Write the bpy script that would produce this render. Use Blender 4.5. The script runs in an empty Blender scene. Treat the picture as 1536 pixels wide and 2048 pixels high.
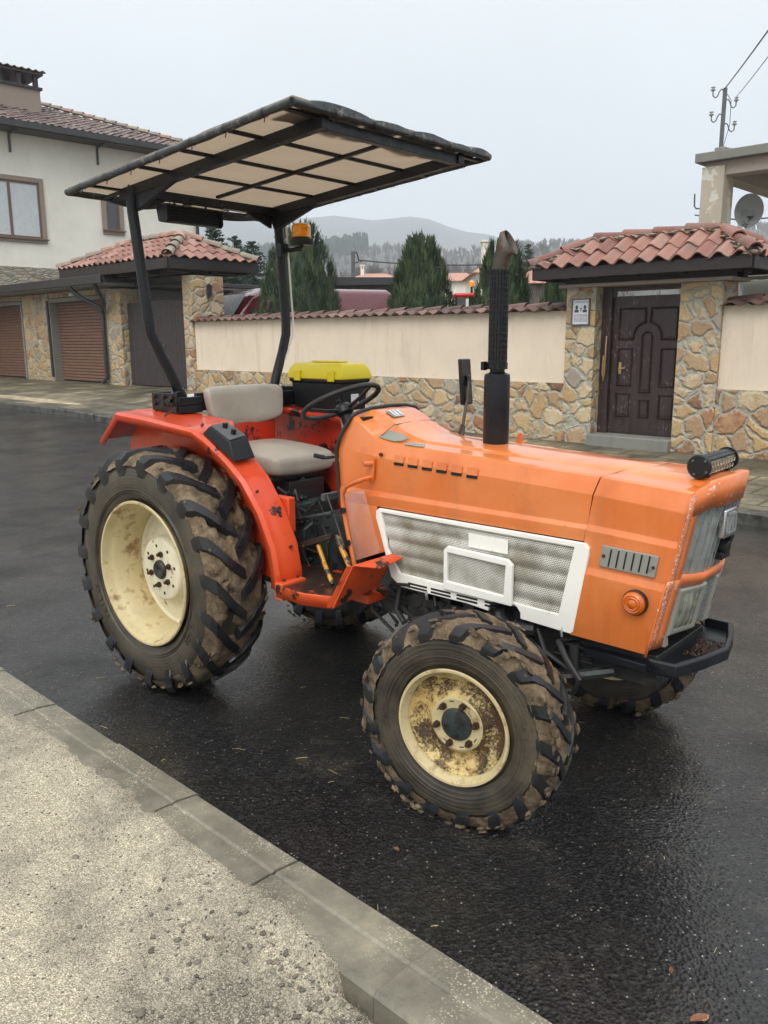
import bpy, bmesh, math, random
from mathutils import Vector, Matrix, noise
random.seed(7)
sc = bpy.context.scene
COL = sc.collection
PI = math.pi

# ------------------------------------------------------------------ camera
F_PX, PITCH, ROLL, CAM_H = 1655.0, math.radians(11.8), math.radians(-.24), 1.69
_R0, _F, _U0 = Vector((1,0,0)), Vector((0,math.cos(PITCH),-math.sin(PITCH))), Vector((0,math.sin(PITCH),math.cos(PITCH)))
_R = _R0*math.cos(ROLL)+_U0*math.sin(ROLL); _U = -_R0*math.sin(ROLL)+_U0*math.cos(ROLL)
cam = bpy.data.objects.new('camera', bpy.data.cameras.new('camera')); COL.objects.link(cam)
cam.matrix_world = Matrix(((_R.x,_U.x,-_F.x,0),(_R.y,_U.y,-_F.y,0),(_R.z,_U.z,-_F.z,CAM_H),(0,0,0,1)))
cam.data.sensor_width = 36; cam.data.lens = 36*F_PX/2048
cam.data.clip_start = .05; cam.data.clip_end = 6000
sc.camera = cam

# ------------------------------------------------------------------ world and sun (overcast)
w = bpy.data.worlds.new('World'); sc.world = w; w.use_nodes = True
nt = w.node_tree; nd = nt.nodes; lk = nt.links
bg = nd['Background']; bg.inputs['Strength'].default_value = .118
sky = nd.new('ShaderNodeTexSky'); sky.sky_type = 'NISHITA'; sky.sun_disc = False
sky.sun_elevation = math.radians(48); sky.sun_rotation = math.radians(200); sky.air_density = 1.5; sky.dust_density = 4
hs = nd.new('ShaderNodeHueSaturation'); hs.inputs['Saturation'].default_value = .35; lk.new(sky.outputs[0], hs.inputs['Color'])
tc = nd.new('ShaderNodeTexCoord'); sp = nd.new('ShaderNodeSeparateXYZ'); lk.new(tc.outputs['Generated'], sp.inputs[0])
cr = nd.new('ShaderNodeValToRGB'); lk.new(sp.outputs['Z'], cr.inputs[0])
cr.color_ramp.elements[0].position = 0; cr.color_ramp.elements[0].color = (.50,.52,.54,1)
cr.color_ramp.elements[1].position = 1; cr.color_ramp.elements[1].color = (1.9,1.9,1.88,1)
e = cr.color_ramp.elements.new(.42); e.color = (.72,.76,.79,1)
e = cr.color_ramp.elements.new(.15); e.color = (.56,.60,.635,1)
ns = nd.new('ShaderNodeTexNoise'); ns.inputs['Scale'].default_value = 2.2; ns.inputs['Detail'].default_value = 4; lk.new(tc.outputs['Generated'], ns.inputs['Vector'])
mr = nd.new('ShaderNodeMapRange'); mr.inputs['From Min'].default_value = .3; mr.inputs['From Max'].default_value = .7
mr.inputs['To Min'].default_value = 11.0; mr.inputs['To Max'].default_value = 12.4; lk.new(ns.outputs[0], mr.inputs[0])
vm = nd.new('ShaderNodeVectorMath'); vm.operation = 'SCALE'; lk.new(cr.outputs[0], vm.inputs[0]); lk.new(mr.outputs[0], vm.inputs['Scale'])
mx = nd.new('ShaderNodeMix'); mx.data_type = 'RGBA'; mx.inputs[0].default_value = .85
lk.new(hs.outputs[0], mx.inputs[6]); lk.new(vm.outputs[0], mx.inputs[7]); lk.new(mx.outputs[2], bg.inputs['Color'])
sun = bpy.data.objects.new('sun', bpy.data.lights.new('sun', 'SUN')); COL.objects.link(sun)
sun.data.energy = 1.5; sun.data.angle = math.radians(35); sun.data.color = (1,.96,.9)
sun.rotation_euler = (math.radians(42), 0, math.radians(-20))
sc.view_settings.view_transform = 'Standard'; sc.view_settings.look = 'None'
sc.view_settings.exposure = 0.12; sc.view_settings.gamma = 1
sc.view_settings.use_curve_mapping = False
sc.cycles.volume_bounces = 1

# ------------------------------------------------------------------ helpers
def S(r, g, b):
    f = lambda c: (c/255/12.92) if c/255 <= .04045 else ((c/255+.055)/1.055)**2.4
    return (f(r), f(g), f(b), 1)
def at(u, v, y):                       # a point of the place at depth y seen at photo pixel u, v (used once to read sizes)
    d = (u-768)/F_PX*_R-(v-1024)/F_PX*_U+_F
    p = d*(y/d.y); return Vector((p.x, p.y, p.z+CAM_H))
class MB:
    def __init__(s): s.v=[]; s.f=[]; s.m=[]; s.t=[]; s.mi=0; s.ti=.5
    def add(s, vs, fs, M=None):
        n=len(s.v)
        for p in vs:
            p=Vector(p)
            if M is not None: p=M@p
            s.v.append(p); s.t.append(s.ti)
        for f in fs: s.f.append([i+n for i in f]); s.m.append(s.mi)
        return s
    def mat(s,i): s.mi=i; return s
    def tint(s,t): s.ti=t; return s
    def box(s,x0,x1,y0,y1,z0,z1,M=None):
        return s.add([(x0,y0,z0),(x1,y0,z0),(x1,y1,z0),(x0,y1,z0),(x0,y0,z1),(x1,y0,z1),(x1,y1,z1),(x0,y1,z1)],
            [(0,3,2,1),(4,5,6,7),(0,1,5,4),(1,2,6,5),(2,3,7,6),(3,0,4,7)],M)
    def hexa(s,p,M=None): return s.add(p,[(0,3,2,1),(4,5,6,7),(0,1,5,4),(1,2,6,5),(2,3,7,6),(3,0,4,7)],M)
    def prism(s,poly,ax,a0,a1,M=None):  # poly in the two other axes
        def P(p,a):
            q=list(p); q.insert(ax,a); return q
        n=len(poly)
        return s.add([P(p,a0) for p in poly]+[P(p,a1) for p in poly],
            [list(range(n)),list(range(2*n-1,n-1,-1))]+[(i,(i+1)%n,n+(i+1)%n,n+i) for i in range(n)],M)
    def loft(s,rings,closed=True,caps=True,M=None):
        n=len(rings[0]); vs=[p for r in rings for p in r]; fs=[]
        for i in range(len(rings)-1):
            for j in range(n if closed else n-1):
                k=(j+1)%n; fs.append((i*n+j,i*n+k,(i+1)*n+k,(i+1)*n+j))
        if caps and closed: fs.append(list(range(n-1,-1,-1))); fs.append([(len(rings)-1)*n+j for j in range(n)])
        return s.add(vs,fs,M)
    def grid(s,rows,M=None): return s.loft(rows,False,False,M)
    def tube(s,path,r,n=8,M=None,caps=True,closed=False):
        P=[Vector(p) for p in path]; R=r if isinstance(r,(list,tuple)) else [r]*len(P)
        rings=[]; prev=None; N=len(P)
        for i,p in enumerate(P):
            if closed: d=(P[(i+1)%N]-P[i-1])
            else: d=(P[min(i+1,N-1)]-P[max(i-1,0)])
            d.normalize()
            if prev is None: a=d.orthogonal().normalized()
            else: a=(prev-d*prev.dot(d)); a.normalize()
            prev=a; b=d.cross(a)
            rings.append([p+(a*math.cos(2*PI*k/n)+b*math.sin(2*PI*k/n))*R[i] for k in range(n)])
        if closed: rings.append(rings[0]); caps=False
        return s.loft(rings,True,caps,M)
    def cyl(s,a,b,r,n=16,M=None): return s.tube([a,b],r,n,M)
    def lathe(s,prof,n=48,M=None,ax='y',closed=False):   # prof: (along axis, radius)
        rings=[]
        pr=prof+[prof[0]] if closed else prof
        for y,r in pr:
            ring=[]
            for k in range(n):
                a=2*PI*k/n; c,q=math.cos(a)*r,math.sin(a)*r
                ring.append((c,y,q) if ax=='y' else ((y,c,q) if ax=='x' else (c,q,y)))
            rings.append(ring)
        return s.loft(rings,True,False,M)
    def build(s,name,mats,parent=None,smooth=35,bevel=0,recalc=True,loc=None,rot=None,seg=2):
        me=bpy.data.meshes.new(name)
        me.from_pydata([tuple(v) for v in s.v],[],s.f)
        if not isinstance(mats,(list,tuple)): mats=[mats]
        for m in mats: me.materials.append(m)
        me.polygons.foreach_set('material_index',s.m)
        at_=me.attributes.new('tint','FLOAT','POINT'); at_.data.foreach_set('value',s.t)
        if recalc:
            bm=bmesh.new(); bm.from_mesh(me); bmesh.ops.recalc_face_normals(bm,faces=bm.faces); bm.to_mesh(me); bm.free()
        if smooth:
            me.polygons.foreach_set('use_smooth',[True]*len(me.polygons)); me.set_sharp_from_angle(angle=math.radians(smooth))
        me.update()
        o=bpy.data.objects.new(name,me); COL.objects.link(o)
        if parent is not None: o.parent=parent
        if loc is not None: o.location=loc
        if rot is not None: o.rotation_euler=rot
        if bevel:
            b=o.modifiers.new('bevel','BEVEL'); b.width=bevel; b.segments=seg; b.limit_method='ANGLE'; b.angle_limit=math.radians(40); b.harden_normals=False
        return o
def tag(o,label,cat,group=None,kind=None):
    o['label']=label; o['category']=cat
    if group: o['group']=group
    if kind: o['kind']=kind
    return o
def struct(o): o['kind']='structure'; return o
def thing(name,label,cat,loc=(0,0,0),rz=0,group=None):
    o=bpy.data.objects.new(name,None); COL.objects.link(o); o.location=loc; o.rotation_euler=(0,0,rz); o.empty_display_size=.2
    return tag(o,label,cat,group)

# ------------------------------------------------------------------ materials
class NG:
    def __init__(s,name):
        s.m=bpy.data.materials.new(name); s.m.use_nodes=True; s.t=s.m.node_tree; s.b=s.t.nodes['Principled BSDF']
        s.co=s.n('ShaderNodeTexCoord').outputs['Object']
    def n(s,k): return s.t.nodes.new(k)
    def l(s,a,b): s.t.links.new(a,b)
    def noise(s,sc_,det=4,vec=None,rough=.6,dist=0,out=0):
        x=s.n('ShaderNodeTexNoise'); x.inputs['Scale'].default_value=sc_; x.inputs['Detail'].default_value=det; x.inputs['Roughness'].default_value=rough; x.inputs['Distortion'].default_value=dist
        s.l(vec or s.co,x.inputs['Vector']); return x.outputs[out]
    def voro(s,sc_,feat='F1',vec=None,out='Distance',rnd=1):
        x=s.n('ShaderNodeTexVoronoi'); x.feature=feat; x.inputs['Scale'].default_value=sc_; x.inputs['Randomness'].default_value=rnd
        s.l(vec or s.co,x.inputs['Vector']); return x.outputs[out]
    def ramp(s,inp,stops,interp='LINEAR'):
        x=s.n('ShaderNodeValToRGB'); s.l(inp,x.inputs[0]); cr=x.color_ramp; cr.interpolation=interp
        cr.elements[0].position=stops[0][0]; cr.elements[0].color=stops[0][1]
        cr.elements[1].position=stops[-1][0]; cr.elements[1].color=stops[-1][1]
        for p,c in stops[1:-1]: e=cr.elements.new(p); e.color=c
        return x.outputs[0]
    def mr(s,inp,a,b,c,d,smooth=False):
        x=s.n('ShaderNodeMapRange'); s.l(inp,x.inputs[0])
        if smooth: x.interpolation_type='SMOOTHSTEP'
        for i,v in zip((1,2,3,4),(a,b,c,d)): x.inputs[i].default_value=v
        return x.outputs[0]
    def mix(s,fac,a,b,blend='MIX'):
        x=s.n('ShaderNodeMix'); x.data_type='RGBA'; x.blend_type=blend
        if isinstance(fac,(int,float)): x.inputs[0].default_value=fac
        else: s.l(fac,x.inputs[0])
        for i,v in ((6,a),(7,b)):
            if isinstance(v,(tuple,list)): x.inputs[i].default_value=v
            else: s.l(v,x.inputs[i])
        return x.outputs[2]
    def math(s,op,a,b=0,clamp=False):
        x=s.n('ShaderNodeMath'); x.operation=op; x.use_clamp=clamp
        for i,v in ((0,a),(1,b)):
            if isinstance(v,(int,float)): x.inputs[i].default_value=v
            else: s.l(v,x.inputs[i])
        return x.outputs[0]
    def attr(s,name='tint'):
        x=s.n('ShaderNodeAttribute'); x.attribute_name=name; return x.outputs['Fac']
    def set(s,k,v):
        if isinstance(v,(int,float,tuple,list)): s.b.inputs[k].default_value=v
        else: s.l(v,s.b.inputs[k])
    def bump(s,h,dist=.01,st=1,prev=None):
        x=s.n('ShaderNodeBump'); x.inputs['Distance'].default_value=dist; x.inputs['Strength'].default_value=st
        s.l(h,x.inputs['Height'])
        if prev: s.l(prev,x.inputs['Normal'])
        return x.outputs[0]
    def scale(s,v):
        x=s.n('ShaderNodeMapping'); x.inputs['Scale'].default_value=v; s.l(s.co,x.inputs[0]); return x.outputs[0]
def k(c,f): return (c[0]*f,c[1]*f,c[2]*f,1)
def pm(name,c,rough=.5,var=.12,vs=3,metal=0,bump=.0,bs=60,coat=0,spec=.5,dirt=None,ds=4,dt=(.5,.62),tint=0,fine=None,trans=0,rv=.1):
    g=NG(name); n=g.noise(vs,5)
    col=g.mix(g.mr(n,.3,.7,0,1),k(c,1-var),k(c,1+var))
    if tint:
        t=g.attr(); col=g.mix(1,col,g.mix(t,(1-tint,1-tint,1-tint,1),(1+tint,1+tint,1+tint,1)),'MULTIPLY')
    if dirt:
        n2=g.noise(ds,8,rough=.7); f=g.mr(n2,dt[0],dt[1],0,1,True); col=g.mix(f,col,dirt)
    g.set('Base Color',col); g.set('Metallic',metal)
    g.set('Roughness',g.mr(g.noise(vs*2.3,4),.3,.7,max(.02,rough-rv),min(1,rough+rv))); g.set('Specular IOR Level',spec)
    g.set('Coat Weight',coat); g.set('Coat Roughness',.08)
    if bump: g.set('Normal',g.bump(g.noise(bs,5),bump))
    if trans: g.set('Transmission Weight',trans)
    return g.m
M={}
ORG=S(222,112,48); RED=S(205,62,28)
FCOAT=.9
def paint(name,c,fade,chip,ct,cs=7,mud=.0):
    g=NG(name)
    n=g.noise(2.2,5); col=g.mix(g.mr(n,.35,.7,0,1),c,fade)
    sp=g.noise(38,3); col=g.mix(g.mr(sp,.66,.72,0,.55),col,k(fade,.65))
    streak=g.noise(9,5,vec=g.scale((1,1,.12))); col=g.mix(g.mr(streak,.52,.8,0,.38),col,k(c,.5)); gr=g.noise(3.2,8,rough=.75); col=g.mix(g.mr(gr,.55,.72,0,.35),col,S(150,96,62)); hs_=g.noise(120,2); col=g.mix(g.mr(hs_,.73,.76,0,.7),col,S(70,46,34))
    ch=g.noise(cs,9,rough=.72); f=g.mr(ch,ct,ct+.025,0,1); col=g.mix(f,col,chip)
    g.set('Base Color',col); g.set('Roughness',g.mr(g.noise(5,4),.3,.7,.3,.5)); g.set('Coat Weight',FCOAT); g.set('Coat Roughness',g.mr(g.noise(7,5),.4,.65,.02,.12)); g.set('Specular IOR Level',.35)
    sc_=g.noise(3,6,vec=g.scale((1,1,9)),rough=.8,dist=1.5)
    g.set('Normal',g.bump(g.noise(5,3),.012,.4,g.bump(f,.0015,.4))); return g.m
M['hood']=paint('faded_orange_paint',S(214,108,38),S(224,138,80),S(60,42,32),.735,14)
FCOAT=.35
M['fender']=paint('red_orange_paint',S(208,60,20),S(212,84,42),S(38,26,22),.615,7)
M['chip']=paint('chipped_red_paint',S(200,46,20),S(206,66,34),S(30,24,22),.535,7)
M['step']=paint('worn_step_paint',S(45,32,26),S(58,42,34),S(200,70,32),.60,10)
M['black']=pm('black_paint',(.008,.009,.012,1),.34,.3,8,bump=.001,bs=90,coat=0,spec=.35,dirt=(.09,.08,.07,1),ds=30,dt=(.70,.74))
M['blackm']=pm('grimy_black_iron',(.018,.018,.018,1),.45,.4,9,bump=.004,bs=25,dirt=(.06,.05,.04,1),ds=12,dt=(.55,.7))
M['green']=pm('dark_green_casting',(.03,.042,.042,1),.42,.4,8,bump=.004,bs=30,dirt=(.012,.011,.01,1),ds=9,dt=(.48,.62))
M['plastic']=pm('black_plastic',(.010,.011,.013,1),.38,.15,6,spec=.35)
M['rubberb']=pm('black_rubber',(.02,.02,.02,1),.5,.2,10,bump=.001,bs=120)
M['vinyl']=pm('grey_vinyl',S(172,163,150),.40,.08,5,bump=.006,bs=9,dirt=S(128,118,106),ds=4,dt=(.56,.84),rv=.06)
M['white']=pm('white_paint',S(240,238,230),.45,.05,5,dirt=S(150,126,92),ds=12,dt=(.62,.76))
M['chrome']=pm('chrome',(.55,.55,.55,1),.25,.1,8,metal=.9,dirt=(.12,.09,.06,1),ds=20,dt=(.6,.7))
M['greyp']=pm('grey_plastic',S(142,142,134),.45,.08,8,dirt=S(90,88,82),ds=14,dt=(.58,.75))
M['grille']=pm('dirty_grille_metal',S(150,156,156),.4,.25,20,metal=.3,dirt=S(80,78,74),ds=16,dt=(.58,.8))
M['yellow']=pm('yellow_plastic',S(226,206,20),.35,.03,5)
M['yelpaint']=pm('worn_yellow_paint',S(190,135,30),.45,.15,12,dirt=(.02,.018,.015,1),ds=16,dt=(.52,.56))
M['blackyel']=pm('black_over_yellow',(.02,.018,.015,1),.45,.15,12,dirt=S(180,125,30),ds=26,dt=(.60,.63))
M['rust']=pm('rusty_steel',S(84,78,72),.55,.3,20,metal=.3,bump=.002,bs=60,dirt=S(80,55,40),ds=24,dt=(.5,.6))
M['nut']=pm('rusty_nut',S(70,48,36),.6,.25,40,metal=.3,bump=.002,bs=90)
M['cream']=pm('cream_rim_paint',S(200,184,140),.5,.16,9,dirt=S(132,104,66),ds=9,dt=(.50,.66),bump=.002,bs=30)
M['rustspot']=pm('cream_disc_paint',S(222,214,186),.5,.12,9,dirt=S(136,100,60),ds=14,dt=(.57,.66))
g=NG('rusted_cream_rim'); n=g.noise(55,6,rough=.75); big=g.noise(7,3)
n=g.noise(95,6,rough=.8); f=g.mr(g.math('ADD',g.math('MULTIPLY',n,.8),g.math('MULTIPLY',big,.95)),.80,.90,0,1)
g.set('Base Color',g.mix(f,g.mix(g.mr(g.noise(14,4),.4,.7,0,1),S(214,190,128),S(176,140,76)),g.mix(g.mr(g.noise(30,6),.4,.6,0,1),S(48,38,32),S(92,68,46)))); g.set('Roughness',.5); g.set('Normal',g.bump(f,.002,.6)); M['rimrust']=g.m
M['amber']=pm('amber_lens',S(196,92,4),.2,.1,20,coat=.8)
M['beacon']=pm('amber_beacon_lens',S(255,160,10),.15,.1,30,coat=.8)
g=NG('headlamp_lens'); sy=g.n('ShaderNodeSeparateXYZ'); g.l(g.co,sy.inputs[0]); wv_=g.math('SINE',g.math('MULTIPLY',sy.outputs[1],700)); wz=g.math('SINE',g.math('MULTIPLY',sy.outputs[2],120))
n=g.noise(18,4); g.set('Base Color',g.mix(g.mr(n,.35,.65,0,1),g.mix(g.mr(wz,-1,1,0,1),S(96,100,88),S(150,152,136)),S(186,186,166))); g.set('Metallic',.35); g.set('Roughness',.18); g.set('Coat Weight',1); g.set('Normal',g.bump(wv_,.0012,.9)); M['lens']=g.m
M['worn']=paint('scraped_orange_paint',S(212,74,28),S(216,96,52),S(44,32,26),.565,9)
M['kerbf']=pm('wet_dark_kerb',S(84,84,78),.35,.2,4,bump=.004,bs=60,dirt=S(44,44,42),ds=5,dt=(.42,.62))
g=NG('clear_screen'); g.set('Base Color',(.93,.93,.92,1)); g.set('Roughness',.05); g.set('IOR',1.2)
tr=g.n('ShaderNodeBsdfTransparent'); tr.inputs[0].default_value=(.95,.95,.94,1); ms=g.n('ShaderNodeMixShader'); g.l(g.mr(g.noise(6,5),.4,.75,.06,.16),ms.inputs[0])
g.l(tr.outputs[0],ms.inputs[1]); g.l(g.b.outputs[0],ms.inputs[2]); g.l(ms.outputs[0],g.t.nodes['Material Output'].inputs['Surface']); M['screen']=g.m
g=NG('window_glass'); g.set('Base Color',(.04,.045,.05,1)); g.set('Roughness',.06); g.set('Specular IOR Level',.8); M['glass']=g.m
M['curtain']=pm('pale_roller_blind',S(190,196,198),.3,.04,4)
# tyre rubber with dusty sidewall
g=NG('dusty_tyre_rubber')
sx=g.n('ShaderNodeSeparateXYZ'); g.l(g.co,sx.inputs[0])
rad=g.math('SQRT',g.math('ADD',g.math('MULTIPLY',sx.outputs[0],sx.outputs[0]),g.math('MULTIPLY',sx.outputs[2],sx.outputs[2])))
n=g.noise(4,6,rough=.65); col=g.mix(g.mr(n,.35,.65,0,1),S(44,41,37),S(88,80,64))
col=g.mix(g.mr(g.noise(26,5),.5,.7,0,.5),col,S(44,40,36))
g.set('Base Color',col); g.set('Roughness',g.mr(n,.3,.7,.36,.62))
wv=g.math('SINE',g.math('MULTIPLY',rad,420)); g.set('Normal',g.bump(wv,.0012,.35,g.bump(g.noise(45,5),.002,.6))); M['tyre']=g.m
g=NG('wet_black_lug'); n=g.noise(9,6,rough=.7)
col=g.mix(g.mr(n,.54,.66,0,.75),(.012,.013,.015,1),S(52,47,40)); g.set('Base Color',col); g.set('Roughness',g.mr(n,.4,.62,.22,.7)); g.set('Normal',g.bump(g.noise(60,4),.002,.6)); M['lug']=g.m
g=NG('caked_mud'); n=g.noise(16,8,rough=.75); col=g.ramp(n,[(.32,S(62,52,40)),(.5,S(122,104,80)),(.68,S(168,148,118))]); st=g.noise(90,3,vec=g.scale((1,.3,1)))
col=g.mix(g.mr(st,.62,.7,0,.6),col,S(176,156,120)); g.set('Base Color',col); g.set('Roughness',.72); g.set('Normal',g.bump(g.noise(40,8,rough=.8),.018,1)); M['mud']=g.m
# perforated corrugated insert
g=NG('perforated_sheet')
mp=g.n('ShaderNodeMapping'); mp.inputs['Rotation'].default_value=(0,0,0); g.l(g.co,mp.inputs[0])
sx=g.n('ShaderNodeSeparateXYZ'); g.l(mp.outputs[0],sx.inputs[0])
PX=.0070
ux=g.math('DIVIDE',sx.outputs[0],PX); uz=g.math('DIVIDE',sx.outputs[2],PX*.866)
row=g.math('FLOOR',uz); off=g.math('MULTIPLY',g.math('MODULO',row,2),.5)
fx_=g.math('SUBTRACT',g.math('FRACT',g.math('ADD',ux,off)),.5); fz_=g.math('MULTIPLY',g.math('SUBTRACT',g.math('FRACT',uz),.5),.866)
dd=g.math('SQRT',g.math('ADD',g.math('MULTIPLY',fx_,fx_),g.math('MULTIPLY',fz_,fz_)))
hole=g.mr(dd,.27,.37,1,0)
g.set('Base Color',g.mix(hole,g.mix(g.mr(g.noise(6,6),.42,.62,0,.8),S(222,220,210),S(150,142,118)),(.03,.03,.03,1))); g.set('Roughness',.45); M['perf']=g.m
# tarpaulin
g=NG('beige_tarpaulin'); n=g.noise(2.4,5); g.set('Base Color',g.mix(g.mr(n,.35,.7,0,1),S(156,149,140),S(124,117,108))); g.set('Roughness',.6)
g.set('Normal',g.bump(g.noise(5,4),.02,.5)); tl=g.n('ShaderNodeBsdfTranslucent'); tl.inputs[0].default_value=S(190,170,145); ms=g.n('ShaderNodeMixShader'); ms.inputs[0].default_value=.36
g.l(g.b.outputs[0],ms.inputs[1]); g.l(tl.outputs[0],ms.inputs[2]); g.l(ms.outputs[0],g.t.nodes['Material Output'].inputs['Surface']); M['tarp']=g.m
M['tarpedge']=pm('dark_tarp_hem',(.03,.034,.034,1),.4,.4,30,dirt=(.14,.14,.13,1),ds=24,dt=(.56,.64),bump=.004,bs=30)
# wet asphalt
g=NG('wet_asphalt')
cellc=g.voro(95,out='Color'); sx=g.n('ShaderNodeSeparateColor'); g.l(cellc,sx.inputs[0])
base=g.mix(g.mr(g.noise(1.1,5),.35,.65,0,1),(.005,.005,.0055,1),(.013,.0125,.0125,1))
base=g.mix(g.mr(sx.outputs[0],.45,1,0,.9),base,(.034,.033,.034,1))
d1=g.voro(95,out='Distance'); c1=g.n('ShaderNodeSeparateColor'); g.l(g.voro(95,out='Color'),c1.inputs[0])
spk=g.math('MULTIPLY',g.mr(d1,.20,.28,1,0),g.mr(c1.outputs[0],  .955,.96,0,1)); base=g.mix(spk,base,S(170,165,150))
dust=g.math('MULTIPLY',g.mr(g.noise(2.2,7,rough=.75),.54,.70,0,.5),g.mr(g.noise(60,4),.4,.6,0,1)); base=g.mix(dust,base,S(112,104,88))
g.set('Base Color',base); g.set('Roughness',g.mr(g.noise(1.6,5),.35,.65,.30,.55)); g.set('Specular IOR Level',.12)
h=g.math('ADD',g.math('MULTIPLY',g.voro(95,out='Distance'),1),g.noise(60,5)); g.set('Normal',g.bump(h,.010,1)); wet=g.noise(1.3,5,rough=.65)
g.set('Coat Weight',g.mr(wet,.34,.56,.45,1)); g.set('Coat Roughness',g.mr(g.noise(2.1,5),.35,.65,.02,.12)); g.set('Coat IOR',1.38)
film=g.math('ADD',g.math('MULTIPLY',g.noise(30,4),.8),g.math('MULTIPLY',g.voro(80,out='Distance'),.6)); g.set('Coat Normal',g.bump(film,.0036,.8)); M['asphalt']=g.m
# gritty pavement ground
g=NG('sandy_grit')
big=g.noise(1.3,6,rough=.65); mid=g.noise(5,6,rough=.7); c1=g.n('ShaderNodeSeparateColor'); g.l(g.voro(260,out='Color'),c1.inputs[0])
sand=g.mix(g.mr(c1.outputs[0],.2,.8,0,1),S(164,154,132),S(228,217,190)); dirt=g.mix(g.mr(c1.outputs[1],.4,.95,0,1),S(108,101,89),S(172,164,146))
m_=g.mr(g.math('ADD',g.math('MULTIPLY',big,.62),g.math('MULTIPLY',mid,.42)),.44,.60,0,1)
grain=g.mr(c1.outputs[2],.25,.75,0,1); m2=g.math('MULTIPLY',m_,g.mr(grain,0,1,.45,1)); col=g.mix(m2,dirt,sand)
c2=g.n('ShaderNodeSeparateColor'); g.l(g.voro(75,out='Color'),c2.inputs[0]); peb=g.math('MULTIPLY',g.mr(c2.outputs[0],.93,.94,0,1),g.mr(g.voro(75),.3,.36,1,0)); col=g.mix(peb,col,S(84,82,76))
g.set('Base Color',col); g.set('Roughness',.8); h=g.math('ADD',g.voro(190),g.math('MULTIPLY',g.noise(24,6),2)); g.set('Normal',g.bump(h,.006,1)); M['grit']=g.m
g=NG('wet_concrete_kerb'); n=g.noise(5,6,rough=.7); col=g.ramp(n,[(.3,S(88,86,76)),(.55,S(120,116,102)),(.75,S(150,142,122))])
c1=g.n('ShaderNodeSeparateColor'); g.l(g.voro(260,out='Color'),c1.inputs[0]); col=g.mix(g.math('MULTIPLY',g.mr(c1.outputs[0],.86,.92,0,.8),g.mr(g.noise(4,3),.45,.6,0,.9)),col,S(206,196,170))
g.set('Base Color',col); g.set('Roughness',.5); g.set('Normal',g.bump(g.noise(90,6),.003,.8)); M['kerb']=g.m
g=NG('mossy_paving'); n=g.noise(1.2,6,rough=.7)
br=g.n('ShaderNodeTexBrick'); mp=g.n('ShaderNodeMapping'); mp.inputs['Rotation'].default_value=(0,0,math.radians(43.65)); g.l(g.co,mp.inputs[0]); g.l(mp.outputs[0],br.inputs['Vector']); br.inputs['Scale'].default_value=1.0; br.inputs['Brick Width'].default_value=.5; br.inputs['Row Height'].default_value=.5; br.inputs['Mortar Size'].default_value=.02
br.inputs['Color1'].default_value=(.9,.9,.9,1); br.inputs['Color2'].default_value=(1.15,1.12,1.08,1); br.inputs['Mortar'].default_value=(.42,.45,.32,1)
col=g.ramp(n,[(.34,S(66,64,54)),(.5,S(98,92,78)),(.64,S(138,128,106))]); col=g.mix(1,col,br.outputs['Color'],'MULTIPLY'); col=g.mix(g.mr(g.noise(3,5),.56,.7,0,.6),col,S(72,78,48))
g.set('Base Color',col); g.set('Roughness',g.mr(n,.3,.7,.35,.7)); g.set('Normal',g.bump(g.noise(30,6),.008,.8)); M['paving']=g.m
# stone cladding
def stone(name,scale,mortar,cols,zs=1.15,edge=(.035,.075),dist=.16):
    g=NG(name); nz=g.noise(2.6,3,out=1); sub=g.n('ShaderNodeVectorMath'); sub.operation='SUBTRACT'; g.l(nz,sub.inputs[0]); sub.inputs[1].default_value=(.5,.5,.5)
    sc2=g.n('ShaderNodeVectorMath'); sc2.operation='SCALE'; g.l(sub.outputs[0],sc2.inputs[0]); sc2.inputs['Scale'].default_value=dist*2
    ad=g.n('ShaderNodeVectorMath'); g.l(g.scale((1,1,zs)),ad.inputs[0]); g.l(sc2.outputs[0],ad.inputs[1]); v=ad.outputs[0]
    ed=g.math('ADD',g.voro(scale,'DISTANCE_TO_EDGE',vec=v),g.math('MULTIPLY',g.math('SUBTRACT',g.noise(20,3),.5),.05)); cc=g.n('ShaderNodeSeparateColor'); g.l(g.voro(scale,'F1',vec=v,out='Color'),cc.inputs[0])
    st=g.ramp(cc.outputs[0],cols,'CONSTANT'); st=g.mix(g.mr(g.noise(9,7,rough=.7),.35,.68,0,.75),st,g.mix(cc.outputs[1],S(206,176,128),S(158,122,88)))
    st=g.mix(g.mr(g.noise(55,5),.52,.68,0,.5),st,S(92,70,50))
    f=g.mr(ed,edge[0],edge[1],0,1,True); mo=g.mix(g.mr(g.noise(14,5),.35,.7,0,1),mortar,k(mortar,.75))
    g.set('Base Color',g.mix(f,mo,st)); g.set('Roughness',g.mr(cc.outputs[2],0,1,.4,.75))
    g.set('Normal',g.bump(g.math('ADD',g.mr(ed,0,.16,0,1,True),g.math('MULTIPLY',g.noise(26,6),.5)),.020,1)); return g.m
SC=[(0,S(196,172,132)),(.20,S(178,148,108)),(.36,S(206,190,158)),(.52,S(158,106,78)),(.60,S(192,162,116)),(.76,S(172,146,116)),(.86,S(112,80,70)),(.92,S(160,158,150))]
M['stone']=stone('rubble_stone_cladding',3.4,S(168,165,150),SC)
M['stonep']=stone('pillar_stone_cladding',3.9,S(176,172,156),SC,edge=(.05,.10))
M['ledge']=stone('grey_split_stone',3.2,S(120,122,116),[(0,S(150,154,148)),(.3,S(128,134,130)),(.6,S(164,166,158)),(.85,S(112,116,112))],zs=3.6,edge=(.012,.03),dist=.06)
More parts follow.
